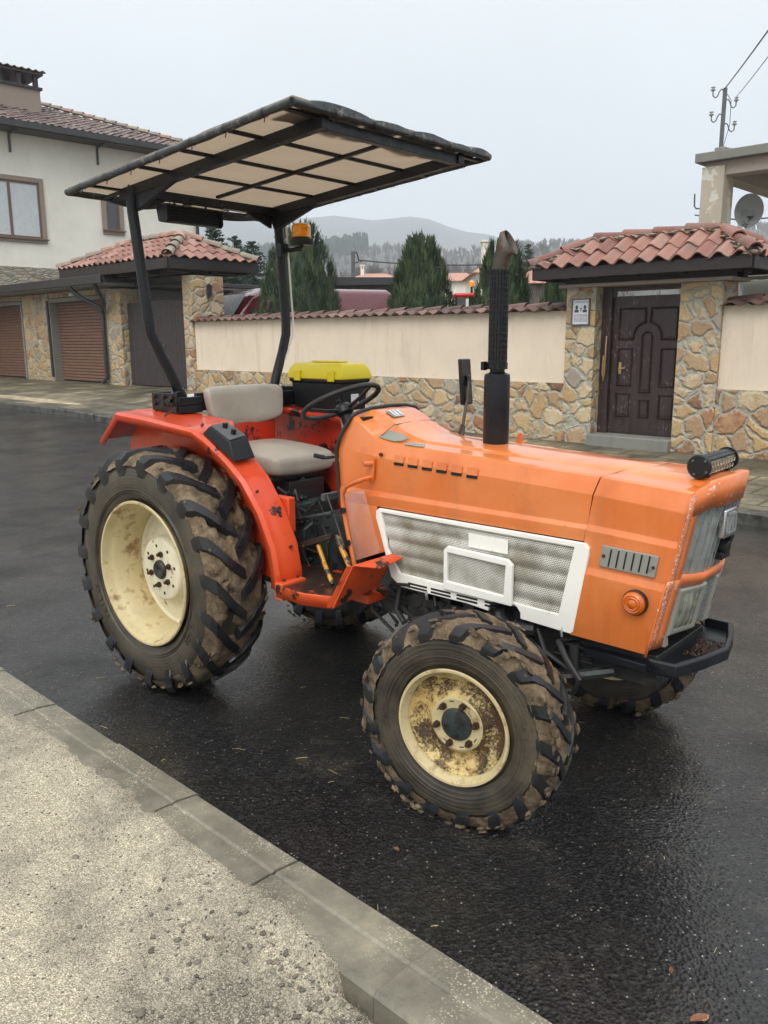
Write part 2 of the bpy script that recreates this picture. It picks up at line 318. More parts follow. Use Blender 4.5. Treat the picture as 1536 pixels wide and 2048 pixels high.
def plaster(name,c,d,amt=.5,patch=None):
    g=NG(name); n=g.noise(.9,6,rough=.65); col=g.mix(g.mr(n,.35,.7,0,1),c,k(c,.86)); st=g.noise(4,6,vec=g.scale((1,1,.12)),rough=.7); spl=g.noise(7,7,rough=.75); col=g.mix(g.mr(spl,.58,.72,0,.4),col,d); col=g.mix(g.mr(st,.52,.75,0,amt),col,d)
    if patch: col=g.mix(g.mr(g.noise(2.6,7,rough=.65),.54,.56,0,1),col,patch)
    g.set('Base Color',col); g.set('Roughness',.8); g.set('Normal',g.bump(g.noise(60,5),.004,.5)); return g.m
M['plaster']=plaster('cream_plaster',S(230,214,192),S(188,170,146),.65)
M['housew']=plaster('off_white_plaster',S(234,230,218),S(212,206,194),.3)
M['rhouse']=plaster('flaking_pink_plaster',S(186,174,156),S(160,150,138),.4,S(206,202,192))
M['rhouse2']=plaster('pinkish_plaster',S(172,158,148),S(150,138,130),.4)
M['concrete']=plaster('weathered_concrete',S(132,132,124),S(96,96,90))
M['greywall']=plaster('grey_render',S(168,170,168),S(148,150,148))
def tilem(name,c0,c1,c2,lich,la=.5):
    g=NG(name); t=g.attr(); col=g.ramp(t,[(0,c0),(.5,c1),(1,c2)]); col=g.mix(g.mr(g.noise(6,7,rough=.7),.52,.62,0,la),col,lich); g.set('Base Color',col); g.set('Roughness',g.mr(g.noise(4,3),.3,.7,.45,.75)); g.set('Specular IOR Level',.35); g.set('Normal',g.bump(g.noise(50,5),.004,.7)); return g.m
M['tile']=tilem('wet_terracotta',S(116,76,68),S(140,96,84),S(160,122,108),S(120,108,96),.7)
M['tilecap']=tilem('weathered_cap_tile',S(82,60,54),S(104,76,68),S(122,98,88),S(84,76,70),.7)
M['tileh']=tilem('brown_old_tile',S(84,68,66),S(104,86,82),S(122,106,100),S(96,92,86),.6)
M['lichen']=tilem('lichen_ridge_tile',S(120,108,96),S(146,134,118),S(150,110,92),S(170,162,144),.6)
M['tilefar']=tilem('far_terracotta',S(160,110,92),S(176,126,106),S(150,104,88),S(140,120,104),.4)
M['wood']=pm('dark_brown_wood',S(42,33,32),.45,.2,8,bump=.003,bs=20)
g=NG('dark_stained_door_wood'); n=g.noise(14,6,vec=g.scale((1,1,.1))); col=g.mix(g.mr(n,.3,.7,0,1),S(40,28,29),S(66,48,48)); sc_=g.math('MULTIPLY',g.mr(g.noise(60,5,vec=g.scale((1,1,.22)),rough=.75),.60,.63,0,1),g.mr(g.noise(2.6,4),.48,.60,0,1)); col=g.mix(sc_,col,S(170,160,150)); g.set('Base Color',col); g.set('Roughness',g.mr(n,.3,.7,.3,.5)); g.set('Normal',g.bump(n,.003,.5)); M['doorw']=g.m
M['gatew']=pm('dark_gate_boards',S(62,54,56),.55,.15,6,bump=.003,bs=30)
M['rollup']=pm('brown_roller_slats',S(120,90,76),.4,.1,5)
M['winframe']=pm('taupe_window_surround',S(140,126,114),.6,.05,5)
M['winwood']=pm('brown_window_frame',S(104,82,70),.4,.05,5)
M['gutter']=pm('dark_gutter',S(50,50,52),.35,.15,6)
M['shed']=pm('grey_brown_planks',S(92,84,78),.7,.3,5)
M['vanred']=pm('maroon_van_paint',S(96,22,34),.2,.05,3,coat=1)
M['redp']=pm('red_paint',S(196,40,30),.35,.05,3)
M['steel']=pm('weathered_grey_steel',S(92,94,96),.5,.2,10)
M['dish']=pm('grey_dish_paint',S(138,142,138),.45,.06,4)
M['wire']=pm('dark_wire',(.03,.03,.03,1),.5,.1,4)
M['paper']=pm('printed_paper',S(214,218,222),.5,.02,5)
M['ink']=pm('grey_ink',S(70,70,74),.6,.1,5)
M['brass']=pm('pale_brass',S(176,150,104),.35,.2,20,metal=.5)
M['ceramic']=pm('pale_porcelain',S(170,175,178),.3,.05,8)
M['straw']=pm('straw',S(176,160,110),.7,.2,30,tint=.4)
M['litter']=pm('wet_leaf_litter',S(62,42,30),.6,.4,30,tint=.6,dirt=S(130,100,70),ds=30,dt=(.6,.68))
M['mortar']=pm('pale_roof_mortar',S(146,138,122),.9,.2,9,bump=.012,bs=30,dirt=S(84,78,68),ds=14,dt=(.46,.60))
M['leafd']=pm('brown_dead_leaf',S(120,78,50),.6,.3,30,tint=.4,dirt=S(170,120,80),ds=30,dt=(.5,.6))
M['pebble']=pm('pebble_stone',S(122,116,104),.6,.15,30,tint=.6,bump=.002,bs=60)
def foliage(name,a,b,c):
    g=NG(name); t=g.attr(); g.set('Base Color',g.ramp(t,[(0,a),(.5,b),(1,c)])); g.set('Roughness',.6); g.set('Specular IOR Level',.3); return g.m
M['juni']=foliage('juniper_green',(.018,.036,.019,1),(.044,.074,.034,1),(.10,.14,.065,1))
M['spruce']=foliage('spruce_green',(.014,.034,.024,1),(.028,.058,.038,1),(.05,.085,.055,1))
M['bark']=pm('bark',S(74,60,48),.8,.3,12,bump=.01,bs=20)
M['barewood']=foliage('bare_wood',S(84,76,74),S(102,92,88),S(120,112,106))
M['farfir']=foliage('far_conifer',(.03,.05,.04,1),(.045,.07,.05,1),(.06,.085,.06,1))
g=NG('hill_scrub'); n=g.noise(.02,8,rough=.7); g.set('Base Color',g.ramp(n,[(.35,S(56,62,60)),(.5,S(78,80,74)),(.65,S(66,72,66))])); g.set('Roughness',.9); M['hill']=g.m
g=NG('ground_grass'); n=g.noise(.4,8,rough=.7); g.set('Base Color',g.ramp(n,[(.35,S(70,66,50)),(.5,S(92,88,62)),(.65,S(112,102,82))])); g.set('Roughness',.9); M['ground']=g.m
g=NG('baked_dry_soil'); n=g.noise(3,8,rough=.7); g.set('Base Color',g.ramp(n,[(.35,S(120,108,86)),(.5,S(160,146,118)),(.65,S(186,174,148))])); g.set('Roughness',.8); g.set('Normal',g.bump(g.noise(40,6),.01,.8)); M['sandstrip']=g.m

# ------------------------------------------------------------------ site frame: the wall line runs along s, "off" points to the street
W0 = Vector((3.56,11.3,0)); WD = Vector((-.7236,.690,0)); WN = Vector((-.690,-.7236,0))
WM = Matrix(((WD.x,WN.x,0,W0.x),(WD.y,WN.y,0,W0.y),(0,0,1,0),(0,0,0,1)))     # (s, off, z) -> world
def W(s,o,z=0): return W0+WD*s+WN*o+Vector((0,0,z))
def rise(s):
    t=max(0,min(1,(s-2.5)/8.5)); return t*t*(3-2*t)
def zroad(s,o): return .30*rise(s)*max(0,min(1,(9.2-o)/5))
def zside(s,o):       # far pavement, falls to the kerb
    kerb=.12+.30*rise(s); wall=.21+.38*rise(s); t=max(0,min(1,o/3.0)); return wall*(1-t)+kerb*t
def koff(s): return 2.95+.045*max(0,min(s,14))
SS=[-60,-40,-25,-16,-10]+[-7+.5*i for i in range(60)]+[25,30,40,60,90]
# ------------------------------------------------------------------ setting
b=MB(); b.add([(-2400,-280,-.12),(2400,-280,-.12),(2400,2180,-.12),(-2400,2180,-.12)],[(0,1,2,3)]); struct(b.build('ground',M['ground'],smooth=0))
b=MB(); rows=[]
for s in SS: rows.append([W(s,o,zroad(s,o)) for o in [koff(s)-.05+(9.35-koff(s))*i/14 for i in range(15)]])
b.grid(rows); struct(b.build('road',M['asphalt'],smooth=60))
b=MB(); rows=[]
for s in SS: rows.append([W(s,o,zside(s,o)) for o in [-.5,0,.7,1.4,2.1,koff(s)-.14]])
b.grid(rows); struct(b.build('pavement',M['paving'],smooth=60))
b=MB()                                   # far kerb, stone by stone
s=-9.0
while s<24:
    r=[]
    for q in (s,s+.985):
        z=.12+.30*rise(q); o=koff(q); r.append([W(q,o-.15,z-.3),W(q,o-.15,z+.004),W(q,o-.02,z+.004),W(q,o,z-.016),W(q,o+.005,z-.3)])
    b.loft(r); s+=1.0
struct(b.build('kerb',M['kerbf'],smooth=30))
b=MB()                                   # sand washed along the far gutter and drive
for s0,s1,o0,o1 in ((10.5,15.5,2.3,3.3),(15.2,22,1.9,3.2)):
    rows=[]
    for i in range(20):
        s=s0+(s1-s0)*i/19; t=math.sin(PI*i/19)**.5; wv=.12*noise.noise(Vector((s*1.7,3,0)))
        rows.append([W(s,o,zside(s,o)+.006+(.03*math.sin(PI*j/6)*t)) for j,o in enumerate([(o0+o1)/2+wv+(jj/6-.5)*(o1-o0)*.5*t for jj in range(7)])])
    b.grid(rows)
tag(b.build('sand_patch',M['sandstrip'],smooth=60),'strip of pale sand washed along the far pavement edge','sand',kind='stuff')
# near pavement, its kerb stones and grit
def znear(s,o):
    x=Vector((s*1.6,o*1.6,0)); z=.088+.010*noise.noise(x)+.004*noise.noise(x*6)
    d=max(0,min(1,(-3.45-s)/.8)); d=d*d*(3-2*d); e=max(0,min(1,(9.95-o)/.30)); z-=.075*d*e
    if o<9.50: 
        edge=9.375-.115*max(0,min(1,(s+4.0)/.8))*(.55+.9*noise.noise(Vector((s*2.1,5,0)))+.35*noise.noise(Vector((s*9,2,0))))
        k_=max(-1,min(1,(o-edge)/.035)); z=(z+.014*(1-d)) if k_>0 and o>9.39 else (.103+.006*k_+.004*noise.noise(x*9) if d<.5 else z)
        if o<9.39 and k_<=0: z=.098+.06*k_
        if o<9.385 and d>=.5: z=.02
    return z
b=MB(); rows=[]
sn=[-30,-20,-14,-9]+[-7+.03*i for i in range(250)]+[1,3,6,10,20,40,60,90]
on=[9.24+.016*i for i in range(18)]+[9.53+.05*i for i in range(46)]+[12,13,15,20,30,60]
for s in sn: rows.append([W(s,o,znear(s,o)+(.33*rise(s)*0)) for o in on])
b.grid(rows); struct(b.build('pavement',M['grit'],smooth=80))
b=MB(); s=-8.42; i=0
while s<60:
    r=[]; jz=.004*math.sin(i*2.1); jo=.003*math.sin(i*3.7)
    for q in (s,s+.549):
        o=9.140+jo; r.append([W(q,o-.002,-.1),W(q,o,.082+jz),W(q,o+.010,.094+jz),W(q,o+.100,.104+jz),W(q,o+.110,.099+jz),W(q,o+.122,.103+jz),W(q,o+.230,.103+jz),W(q,o+.242,.092+jz),W(q,o+.245,-.1)])
    b.loft(r); s+=.555; i+=1
struct(b.build('kerb',M['kerb'],smooth=25))
def rock(b,p,r,seed):
    rr=random.Random(seed); bm=bmesh.new(); bmesh.ops.create_icosphere(bm,subdivisions=1,radius=1)
    q=Matrix.Translation(p)@Matrix.Rotation(rr.random()*6,4,'Z')@Matrix.Diagonal((r*rr.uniform(.8,1.4),r*rr.uniform(.7,1.1),r*rr.uniform(.35,.7),1))
    vs=[v.co*(1+.25*noise.noise(v.co*2+Vector((seed,0,0)))) for v in bm.verts]; b.tint(rr.random()); b.add(vs,[[v.index for v in f.verts] for f in bm.faces],q); bm.free()
b=MB(); rr=random.Random(3)
for i in range(900):                     # gravel where the ground drops behind the kerb
    s=rr.gauss(-4.1,.42); o=9.40+abs(rr.gauss(0,.20))
    if s>-3.2 or o<9.4: continue
    r=rr.uniform(.002,.009); rock(b,W(s,o,znear(s,o)+r*.3),r,i)
for i in range(1300):
    s=rr.uniform(-7,1.5); o=9.4+rr.random()**.8*2.0; r=rr.uniform(.0015,.0045)*(1 if rr.random()<.96 else 2.4); rock(b,W(s,o,znear(s,o)+r*.25),r,i+999)
for s,o,r in ((-2.2,9.95,.016),(-2.45,9.75,.012),(-2.75,10.1,.02),(-3.1,9.9,.014),(-3.3,10.2,.018),(-2.9,9.62,.011),(-3.6,9.8,.013),(-3.75,10.0,.016),(-2.0,10.3,.014),(-3.45,9.6,.012),(-4.0,9.72,.015),(-4.15,9.9,.019),(-4.3,9.6,.014)): rock(b,W(s,o,znear(s,o)+r*.2),r,int(s*1000))
tag(b.build('gravel',M['pebble'],smooth=50),'loose gravel and grit scattered on the near pavement','gravel',kind='stuff')
b=MB()
for i in range(900):
    s=rr.uniform(-9,5); o=rr.uniform(4.2,9.12) if i%3 else 9.15-abs(rr.gauss(0,.25)); r=rr.uniform(.0008,.0024); rock(b,W(s,o,zroad(s,o)+r*.3),r,i+3000)
tag(b.build('grit',M['pebble'],smooth=0),'pale grit scattered over the wet road','grit',kind='stuff')
b=MB()
for i in range(50):
    s=rr.gauss(-2.2,1.6); o=rr.uniform(6.3,9.1); a=rr.random()*PI; L=rr.uniform(.006,.028); p=W(s,o,zroad(s,o)+.003); d=Vector((math.cos(a),math.sin(a),0)); b.tint(rr.random()); b.tube([p-d*L,p+d*L*.2+Vector((0,0,.002)),p+d*L],.0011,4)
tag(b.build('straw_bits',M['straw'],smooth=0),'bits of straw dropped on the wet road around the tractor','straw',kind='stuff')
def leaf(p,r,a,label):
    b=MB(); n=10; vs=[]; fs=[]
    for i in range(n+1):
        t=i/n; wd=r*.42*math.sin(PI*t)**.7; x=(t-.5)*2*r; vs+= [(x,-wd,.006+.004*math.sin(t*5)),(x,0,.002),(x,wd,.007)]
    for i in range(n):
        for j in (0,1): q=i*3+j; fs.append((q,q+1,q+4,q+3))
    b.add(vs,fs); o=b.build('fallen_leaf',M['leafd'],smooth=0,loc=p,rot=(0,0,a)); sol=o.modifiers.new('s','SOLIDIFY'); sol.thickness=.001
    return tag(o,label,'leaf','fallen leaves on the road')
def gp(u,v,z=0):
    d=at(u,v,1)-Vector((0,0,CAM_H)); t=(z-CAM_H)/d.z; return Vector((d.x*t,d.y*t,z))
leaf(gp(1398,2040,.004),.030,.3,'brown fallen leaf on the wet road at the bottom right corner of the photo')
leaf(gp(1342,1944,.004),.014,1.2,'small brown fallen leaf on the wet road just above the bottom right leaf')
leaf(gp(792,1700,.004),.016,2.3,'pale brown fallen leaf on the road below the front wheel')
# ------------------------------------------------------------------ hills and far woodland
def hill(name,prof,y,depth,amp,seed,mat=M['hill']):
    b=MB(); rows=[]
    us=[prof[0][0]+(prof[-1][0]-prof[0][0])*i/110 for i in range(111)]
    for j in range(9):
        t=j/8; row=[]
        for u in us:
            for (a,c),(d,e_) in zip(prof,prof[1:]):
                if a<=u<=d: v=c+(e_-c)*(.5-.5*math.cos(PI*(u-a)/(d-a)))
            p=at(u,v,y); hgt=p.z+1; yy=y-depth*(1-t)
            q=Vector((p.x*(1-.25*(1-t)*depth/y),yy,0)); f=t*t*(3-2*t); q.z=hgt*f-1+amp*noise.noise(Vector((q.x/90,q.y/90,seed)))*(.3+.7*t*(1 if t<1 else .15)); row.append(q)
        rows.append(row)
    rows.append([Vector((p.x*1.1,y+depth*.7,-1)) for p in rows[-1]])
    b.grid(rows); o=struct(b.build(name,mat,smooth=80)); return rows
far=hill('hills',[(-1400,500),(-300,455),(430,437),(560,446),(700,443),(800,439),(850,445),(900,456),(960,474),(1010,490),(1200,500),(1400,478),(1480,462),(1540,456),(1900,440),(2600,450)],1500,700,14,1)
mid=hill('hills',[(-900,540),(430,524),(560,522),(640,516),(700,506),(780,504),(830,510),(900,518),(1000,508),(1040,498),(1100,494),(1180,492),(1300,484),(1536,474),(2200,450)],560,300,5,2)
near=hill('hills',[(-700,590),(300,585),(600,572),(900,560),(1200,550),(1600,540),(2200,530)],190,90,1.5,3)
def woods(name,rows,N,h,mat,label,seed,jr=(3,8),fuzz=7,wx=.05,spread=.3,us=None):
    b=MB(); rr=random.Random(seed)
    for i in range(N):
        j=rr.uniform(*jr); j0=min(int(j),7); u=rr.random()*110 if us is None else rr.uniform(*us); u0=min(int(u),109)
        p=rows[j0][u0].lerp(rows[j0][u0+1],u-u0).lerp(rows[j0+1][u0].lerp(rows[j0+1][u0+1],u-u0),j-j0)
        H=h*rr.uniform(.6,1.2); b.tint(rr.random())
        for q in range(fuzz):
            a=rr.random()*6.28; sp=H*spread*rr.random(); top=p+Vector((math.cos(a)*sp,math.sin(a)*sp,H*rr.uniform(.7,1))); base=p+Vector((0,0,H*rr.uniform(.0,.35)))
            wd=H*wx*rr.uniform(.6,1.4); b.add([base+Vector((-wd,0,0)),base+Vector((wd,0,0)),top+Vector((wd*.3,0,0)),top+Vector((-wd*.3,wd,0))],[(0,1,2,3)])
    return tag(b.build(name,mat,smooth=0),label,'woodland',kind='stuff')
woods('far_woodland',near,2200,3.2,M['barewood'],'bare grey woodland on the slope behind the far houses',11,(2,8),11,.035,.33)
woods('far_woodland',mid,4200,5.0,M['barewood'],'bare grey woodland covering the middle hill slope',12,(3,8),7,.09,.35)
woods('far_conifer_wood',mid,420,10,M['farfir'],'dark conifer plantation on the middle hill',13,(6.2,8),6,.13,.10,(47,58))
# ------------------------------------------------------------------ vegetation behind the wall
def juniper(p,h,r,seed,label,N=5200):
    t=thing('juniper_tree',label,'tree',p,0,'clipped junipers behind the boundary wall'); rr=random.Random(seed)
    b=MB(); b.tube([(0,0,0),(0,0,h*.5)],[.07,.03],8); b.build('trunk',M['bark'],t)
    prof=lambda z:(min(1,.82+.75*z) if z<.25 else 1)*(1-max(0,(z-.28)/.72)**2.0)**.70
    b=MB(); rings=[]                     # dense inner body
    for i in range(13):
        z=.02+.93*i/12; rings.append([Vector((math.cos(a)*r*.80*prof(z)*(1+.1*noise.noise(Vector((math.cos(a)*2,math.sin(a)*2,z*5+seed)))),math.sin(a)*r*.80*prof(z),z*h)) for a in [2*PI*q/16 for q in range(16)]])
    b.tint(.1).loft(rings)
    NT=int(260+220*r); tf=[(rr.random()**.85*.93,rr.random()*2*PI,rr.uniform(.95,1.04),rr.uniform(.1,.35),rr.gauss(0,.22)) for _ in range(NT)]
    for i in range(N):
        tz,ta,tr_,tl_,tt_=tf[i%NT]; ht=rr.random(); z=min(.985,tz+(ht*.22+rr.gauss(0,.05))/h); a=ta+rr.gauss(0,.075/max(.25,r))*(1.25-ht); lump=1+.13*noise.noise(Vector((math.cos(a)*2.4,math.sin(a)*2.4,z*7+seed)))
        R=r*prof(tz)*lump*tr_*rr.uniform(.84,1.0)*(.96+.05*ht); L=rr.uniform(.06,.15)*(1.5 if rr.random()<.12 else 1); out=Vector((math.cos(a),math.sin(a),0)); d=(out*(tl_+rr.uniform(-.1,.15))+Vector((rr.uniform(-.2,.2),rr.uniform(-.2,.2),1))).normalized()
        c=out*R+Vector((0,0,z*h)); sd=d.cross(out+Vector((rr.uniform(-.6,.6),rr.uniform(-.6,.6),0))).normalized()*rr.uniform(.006,.014)
        b.tint(min(1,max(0,.42+tt_+.25*ht+.15*rr.gauss(0,1)+.5*noise.noise(Vector((math.cos(a)*3,math.sin(a)*3,z*9+seed))))))
        b.add([c-sd,c+sd,c+d*L*.6+sd*.8,c+d*L,c+d*L*.6-sd*.8],[(0,1,2,3,4)])
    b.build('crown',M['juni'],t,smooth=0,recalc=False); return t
def J(u,v,y,wpx,label,seed):
    p=at(u,v,y); r=wpx/2/F_PX*y; juniper((p.x,p.y,.55),p.z-.55,r,seed,label,int(9000+7000*r))
J(597,447,19,172,'widest juniper, behind the wall beside the red van and the amber beacon',1)
J(843,476,17,138,'pointed juniper standing alone in the middle above the cream wall',2)
J(1006,486,15,124,'juniper right behind the exhaust stack of the tractor',3)
J(1118,545,14.5,84,'lowest juniper, tucked beside the tiled roof of the doorway',4)
def spruce(u,v,y,h,r,seed,label,group='spruces behind the gateway'):
    p=at(u,v,y); z0=p.z-h; t=thing('spruce_tree',label,'tree',(p.x,p.y,z0),0,group); rr=random.Random(seed)
    b=MB(); b.tube([(0,0,0),(0,0,h*.98)],[.12,.015],8); b.build('trunk',M['bark'],t); b=MB()
    L=int(h/.17)
    for i in range(L):
        R=0
        for q in range(11):
            z=h*(.05+.93*(i+rr.random()*1.6-.3)/L); z=min(z,h*.99); R=r*(1-z/h)**.75+.06
            a=rr.random()*2*PI; o=Vector((math.cos(a),math.sin(a),0)); RL=R*rr.uniform(.7,1.15); n=max(3,int(RL/.09))
            for m in range(n):
                f=(m+.5)/n; c=o*RL*f+Vector((0,0,z-RL*.25*f+RL*.22*f*f*1.4)); b.tint(rr.random())
                for sgn in (-1,1):
                    sd=(Vector((-o.y,o.x,0))*sgn+o*.8+Vector((0,0,rr.uniform(-.2,.6)))).normalized()*(.10+.15*(1-f)*min(1,RL))*rr.uniform(.6,1.3); up=Vector((rr.uniform(-.02,.02),0,.04)); b.add([c-up,c+sd*.6-up*.3,c+sd,c+up],[(0,1,2,3)])
    b.build('crown',M['spruce'],t,smooth=0,recalc=False)
spruce(425,440,25,4.6,1.35,5,'tallest spruce with a pointed tip, left of the far roll bar post')
spruce(468,470,25.5,4.2,1.5,6,'middle spruce behind the tiled roof of the gateway')
spruce(503,478,27,4.2,1.5,7,'right-hand spruce beside the widest juniper')
spruce(1057,488,46,5,1.4,8,'hazy spruce between the juniper behind the exhaust and the doorway roof','')
def bare_tree(u,vt,y,h,label,seed):
    p=at(u,vt,y); t=thing('bare_tree',label,'tree',(p.x,p.y,p.z-h),0,'bare trees on the skyline'); rr=random.Random(seed); bt=MB(); bc=MB()
    bt.tube([(0,0,0),(0,0,h*.45)],[.03*h,.02*h],6)
    def br(p,d,L,r,k):
        q=p+d*L; bc.tint(rr.random()); bc.tube([p,q],[r,r*.6],4)
        if k: 
            for _ in range(4): br(p.lerp(q,rr.uniform(.5,1)),(d+Vector((rr.uniform(-1,1),rr.uniform(-1,1),rr.uniform(-.2,.7)))*.75).normalized(),L*.62,r*.6,k-1)
    for _ in range(6): br(Vector((0,0,h*.4)),Vector((rr.uniform(-.7,.7),rr.uniform(-.7,.7),1)).normalized(),h*.27,.012*h,4)
    bt.build('trunk',M['barewood'],t); bc.build('crown',M['barewood'],t,smooth=0)
bare_tree(1050,472,330,20,'round bare tree on the skyline left of the doorway roof',1)
bare_tree(1085,478,330,14,'low bare tree on the skyline just right of the round one',2)
bare_tree(740,520,150,9,'bare tree among the far roofs between the two big junipers',3)
bare_tree(765,545,90,6,'reddish bare tree above the plank shed roof',4)
# ------------------------------------------------------------------ tile helpers
def tiles(b,P,du,L,up,H,cl=0,cr=0,pitch=.21,tl=.36,A=.045,th=.016,seed=1,jit=.006,ncol=None):
    """overlapping wave tiles: P eave start, du along eave, up upslope, cl/cr hip inset per metre of slope"""
    rr=random.Random(seed); du=du.normalized(); up=up.normalized(); nn=du.cross(up).normalized()
    if nn.z<0: nn=-nn
    rows=max(1,int(math.ceil(H/(tl*.86)))); n=int(L/pitch)
    for r in range(rows):
        h0=r*tl*.86; h1=min(H,h0+tl)
        for c in range(n+1):
            a=(c+.5)*L/n if c<n else None
            if a is None: continue
            hm=h0
            if a<cl*h0-.3*pitch or a>L-cr*h0+.3*pitch: continue
            e1=h1
            if cl and a<cl*h1: e1=max(h0+.06,a/cl+.05)
            if cr and a>L-cr*h1: e1=min(e1,max(h0+.06,(L-a)/cr+.05))
            b.tint(min(1,max(0,rr.gauss(.5,.25)))); jz=rr.uniform(-jit,jit); ja=rr.uniform(-jit,jit)
            top=[];bot=[]
            for m in range(9):
                x=(m/8-.5)*pitch*1.06; wv=A*math.cos(2*PI*m/8+PI)*(-1)*-1
                wv=A*(1-abs(math.sin(PI*(m/8)))**1.0*0) if 0 else A*(.5-.5*math.cos(2*PI*m/8))*1.0
                lift=.022
                q0=P+du*(a+x+ja)+up*(h0+rr.uniform(-.004,.004))+nn*(wv+lift+jz); q1=P+du*(a+x*.94+ja)+up*e1+nn*(wv*.86+.004+jz)
                top.append((q0,q1)); bot.append((q0-nn*th,q1-nn*th))
            r0=[t[0] for t in top]; r1=[t[1] for t in top]; s0=[t[0] for t in bot]; s1=[t[1] for t in bot]
            b.grid([s1,s0,r0,r1])
def ridge(b,a,c,r=.09,seg=.38,seed=1,mort=None):
    rr=random.Random(seed); d=(c-a); L=d.length; d.normalize(); side=d.cross(Vector((0,0,1))).normalized(); up=side.cross(d).normalized()
    n=max(1,int(L/seg)); sl=L/n
    for i in range(n):
        p=a+d*(i*sl-.02); q=a+d*((i+1)*sl+.04); b.tint(rr.random()); R0=r*rr.uniform(1.0,1.12); R1=r*.82; ring=[]
        o=[]; 
        for (pt,R,lf) in ((p,R0,.02),(q,R1,0)):
            o.append([pt+side*math.cos(t)*R+up*(math.sin(t)*R*.9+lf-.03) for t in [PI*m/8 for m in range(9)]])
        inn=[[v-(v-(pt)).normalized()*.016 for v in row] for row,pt in zip(o,(p,q))]
        b.grid([inn[1],inn[0],o[0],o[1]])
def mortar(b,a,c,r,n,seed):
    rr=random.Random(seed); n=int(n*1.6)
    for i in range(n):
        p=a.lerp(c,(i+.5)/n)+Vector((0,0,-.02)); bm=bmesh.new(); bmesh.ops.create_icosphere(bm,subdivisions=2,radius=1)
        vs=[Vector((v.co.x*r*rr.uniform(1,1.05),v.co.y*r,v.co.z*r*.30))*(1+.55*noise.noise(v.co*2.2+Vector((i+seed,0,0)))+.2*noise.noise(v.co*6+Vector((i,0,0)))) for v in bm.verts]
        b.add(vs,[[v.index for v in f.verts] for f in bm.faces],Matrix.Translation(p)); bm.free()
def part(b,name,m,par,**kw): return b.build(name,m,par,**kw)
def wbox(b,s0,s1,o0,o1,z0,z1): return b.box(s0,s1,o0,o1,z0,z1,WM)
# ------------------------------------------------------------------ boundary walls with stone plinth and tile cap
def boundary(label,s0,s1,ztop=2.08,zpl=1.05,zb=-.1,cap_over=.10):
    t=thing('boundary_wall',label,'garden wall',W(s0,0,0),0,'cream garden walls along the pavement')
    inv=Matrix.Translation(-W(s0,0,0))
    def B(): 
        b=MB(); return b
    b=B(); b.box(s0,s1,-.30,.0,zpl-.01,ztop,inv@WM); b.build('plaster_panel',M['plaster'],t)
    b=B(); b.box(s0,s1,-.32,.035,zb,zpl,inv@WM); b.build('stone_plinth',M['stone'],t)
    b=B(); L=s1-s0; n=inv@WM
    P=W(s0,.13,ztop-.02)-W(s0,0,0); up=(-WN*.30+Vector((0,0,.075)))
    tiles(b,P,WD,L,up,.30,pitch=.235,tl=.42,A=.05,seed=5)
    P2=W(s0,-.43,ztop-.02)-W(s0,0,0); tiles(b,P2,WD,L,(WN*.30+Vector((0,0,.075))),.30,pitch=.235,tl=.42,A=.05,seed=6)
    b.build('tile_cap',M['tilecap'],t,smooth=50)
    b=B(); ridge(b,W(s0,-.15,ztop+.075)-W(s0,0,0),W(s1,-.15,ztop+.075)-W(s0,0,0),.085,.40,7); b.build('ridge_tiles',M['tilecap'],t,smooth=50)
    return t
boundary('long cream wall with stone plinth and wavy tile cap between the two tiled gateways',1.262,10.64)
boundary('short cream wall with stone plinth at the right edge, right of the panelled door',-9,-.962)
# ------------------------------------------------------------------ doorway with tiled roof (right)
O=W(0,0,0); GI=Matrix.Translation(-O)@WM
def gW(s,o,z): return W(s,o,z)-O
t=thing('doorway_shelter','stone doorway with small terracotta hipped roof and dark panelled door','gateway',O)
b=MB(); b.box(.80,1.26,-.42,.05,-.1,2.385,GI); b.build('stone_pillar',M['stonep'],t)
b=MB(); b.box(-.96,-.415,-.42,.055,-.1,2.38,GI); b.build('stone_pillar',M['stonep'],t)
b=MB(); b.box(-1.08,1.36,-.50,.12,2.385,2.43,GI); b.build('lintel_slab',M['rhouse2'],t,bevel=.006)
b=MB(); b.box(-.42,.80,-.46,.16,.12,.36,GI); b.build('door_step',M['concrete'],t,bevel=.015)
b=MB(); b.box(.66,.80,-.30,-.14,.36,2.385,GI); b.box(-.415,.80,-.30,-.16,2.325,2.385,GI); b.build('door_frame',M['doorw'],t,bevel=.004)
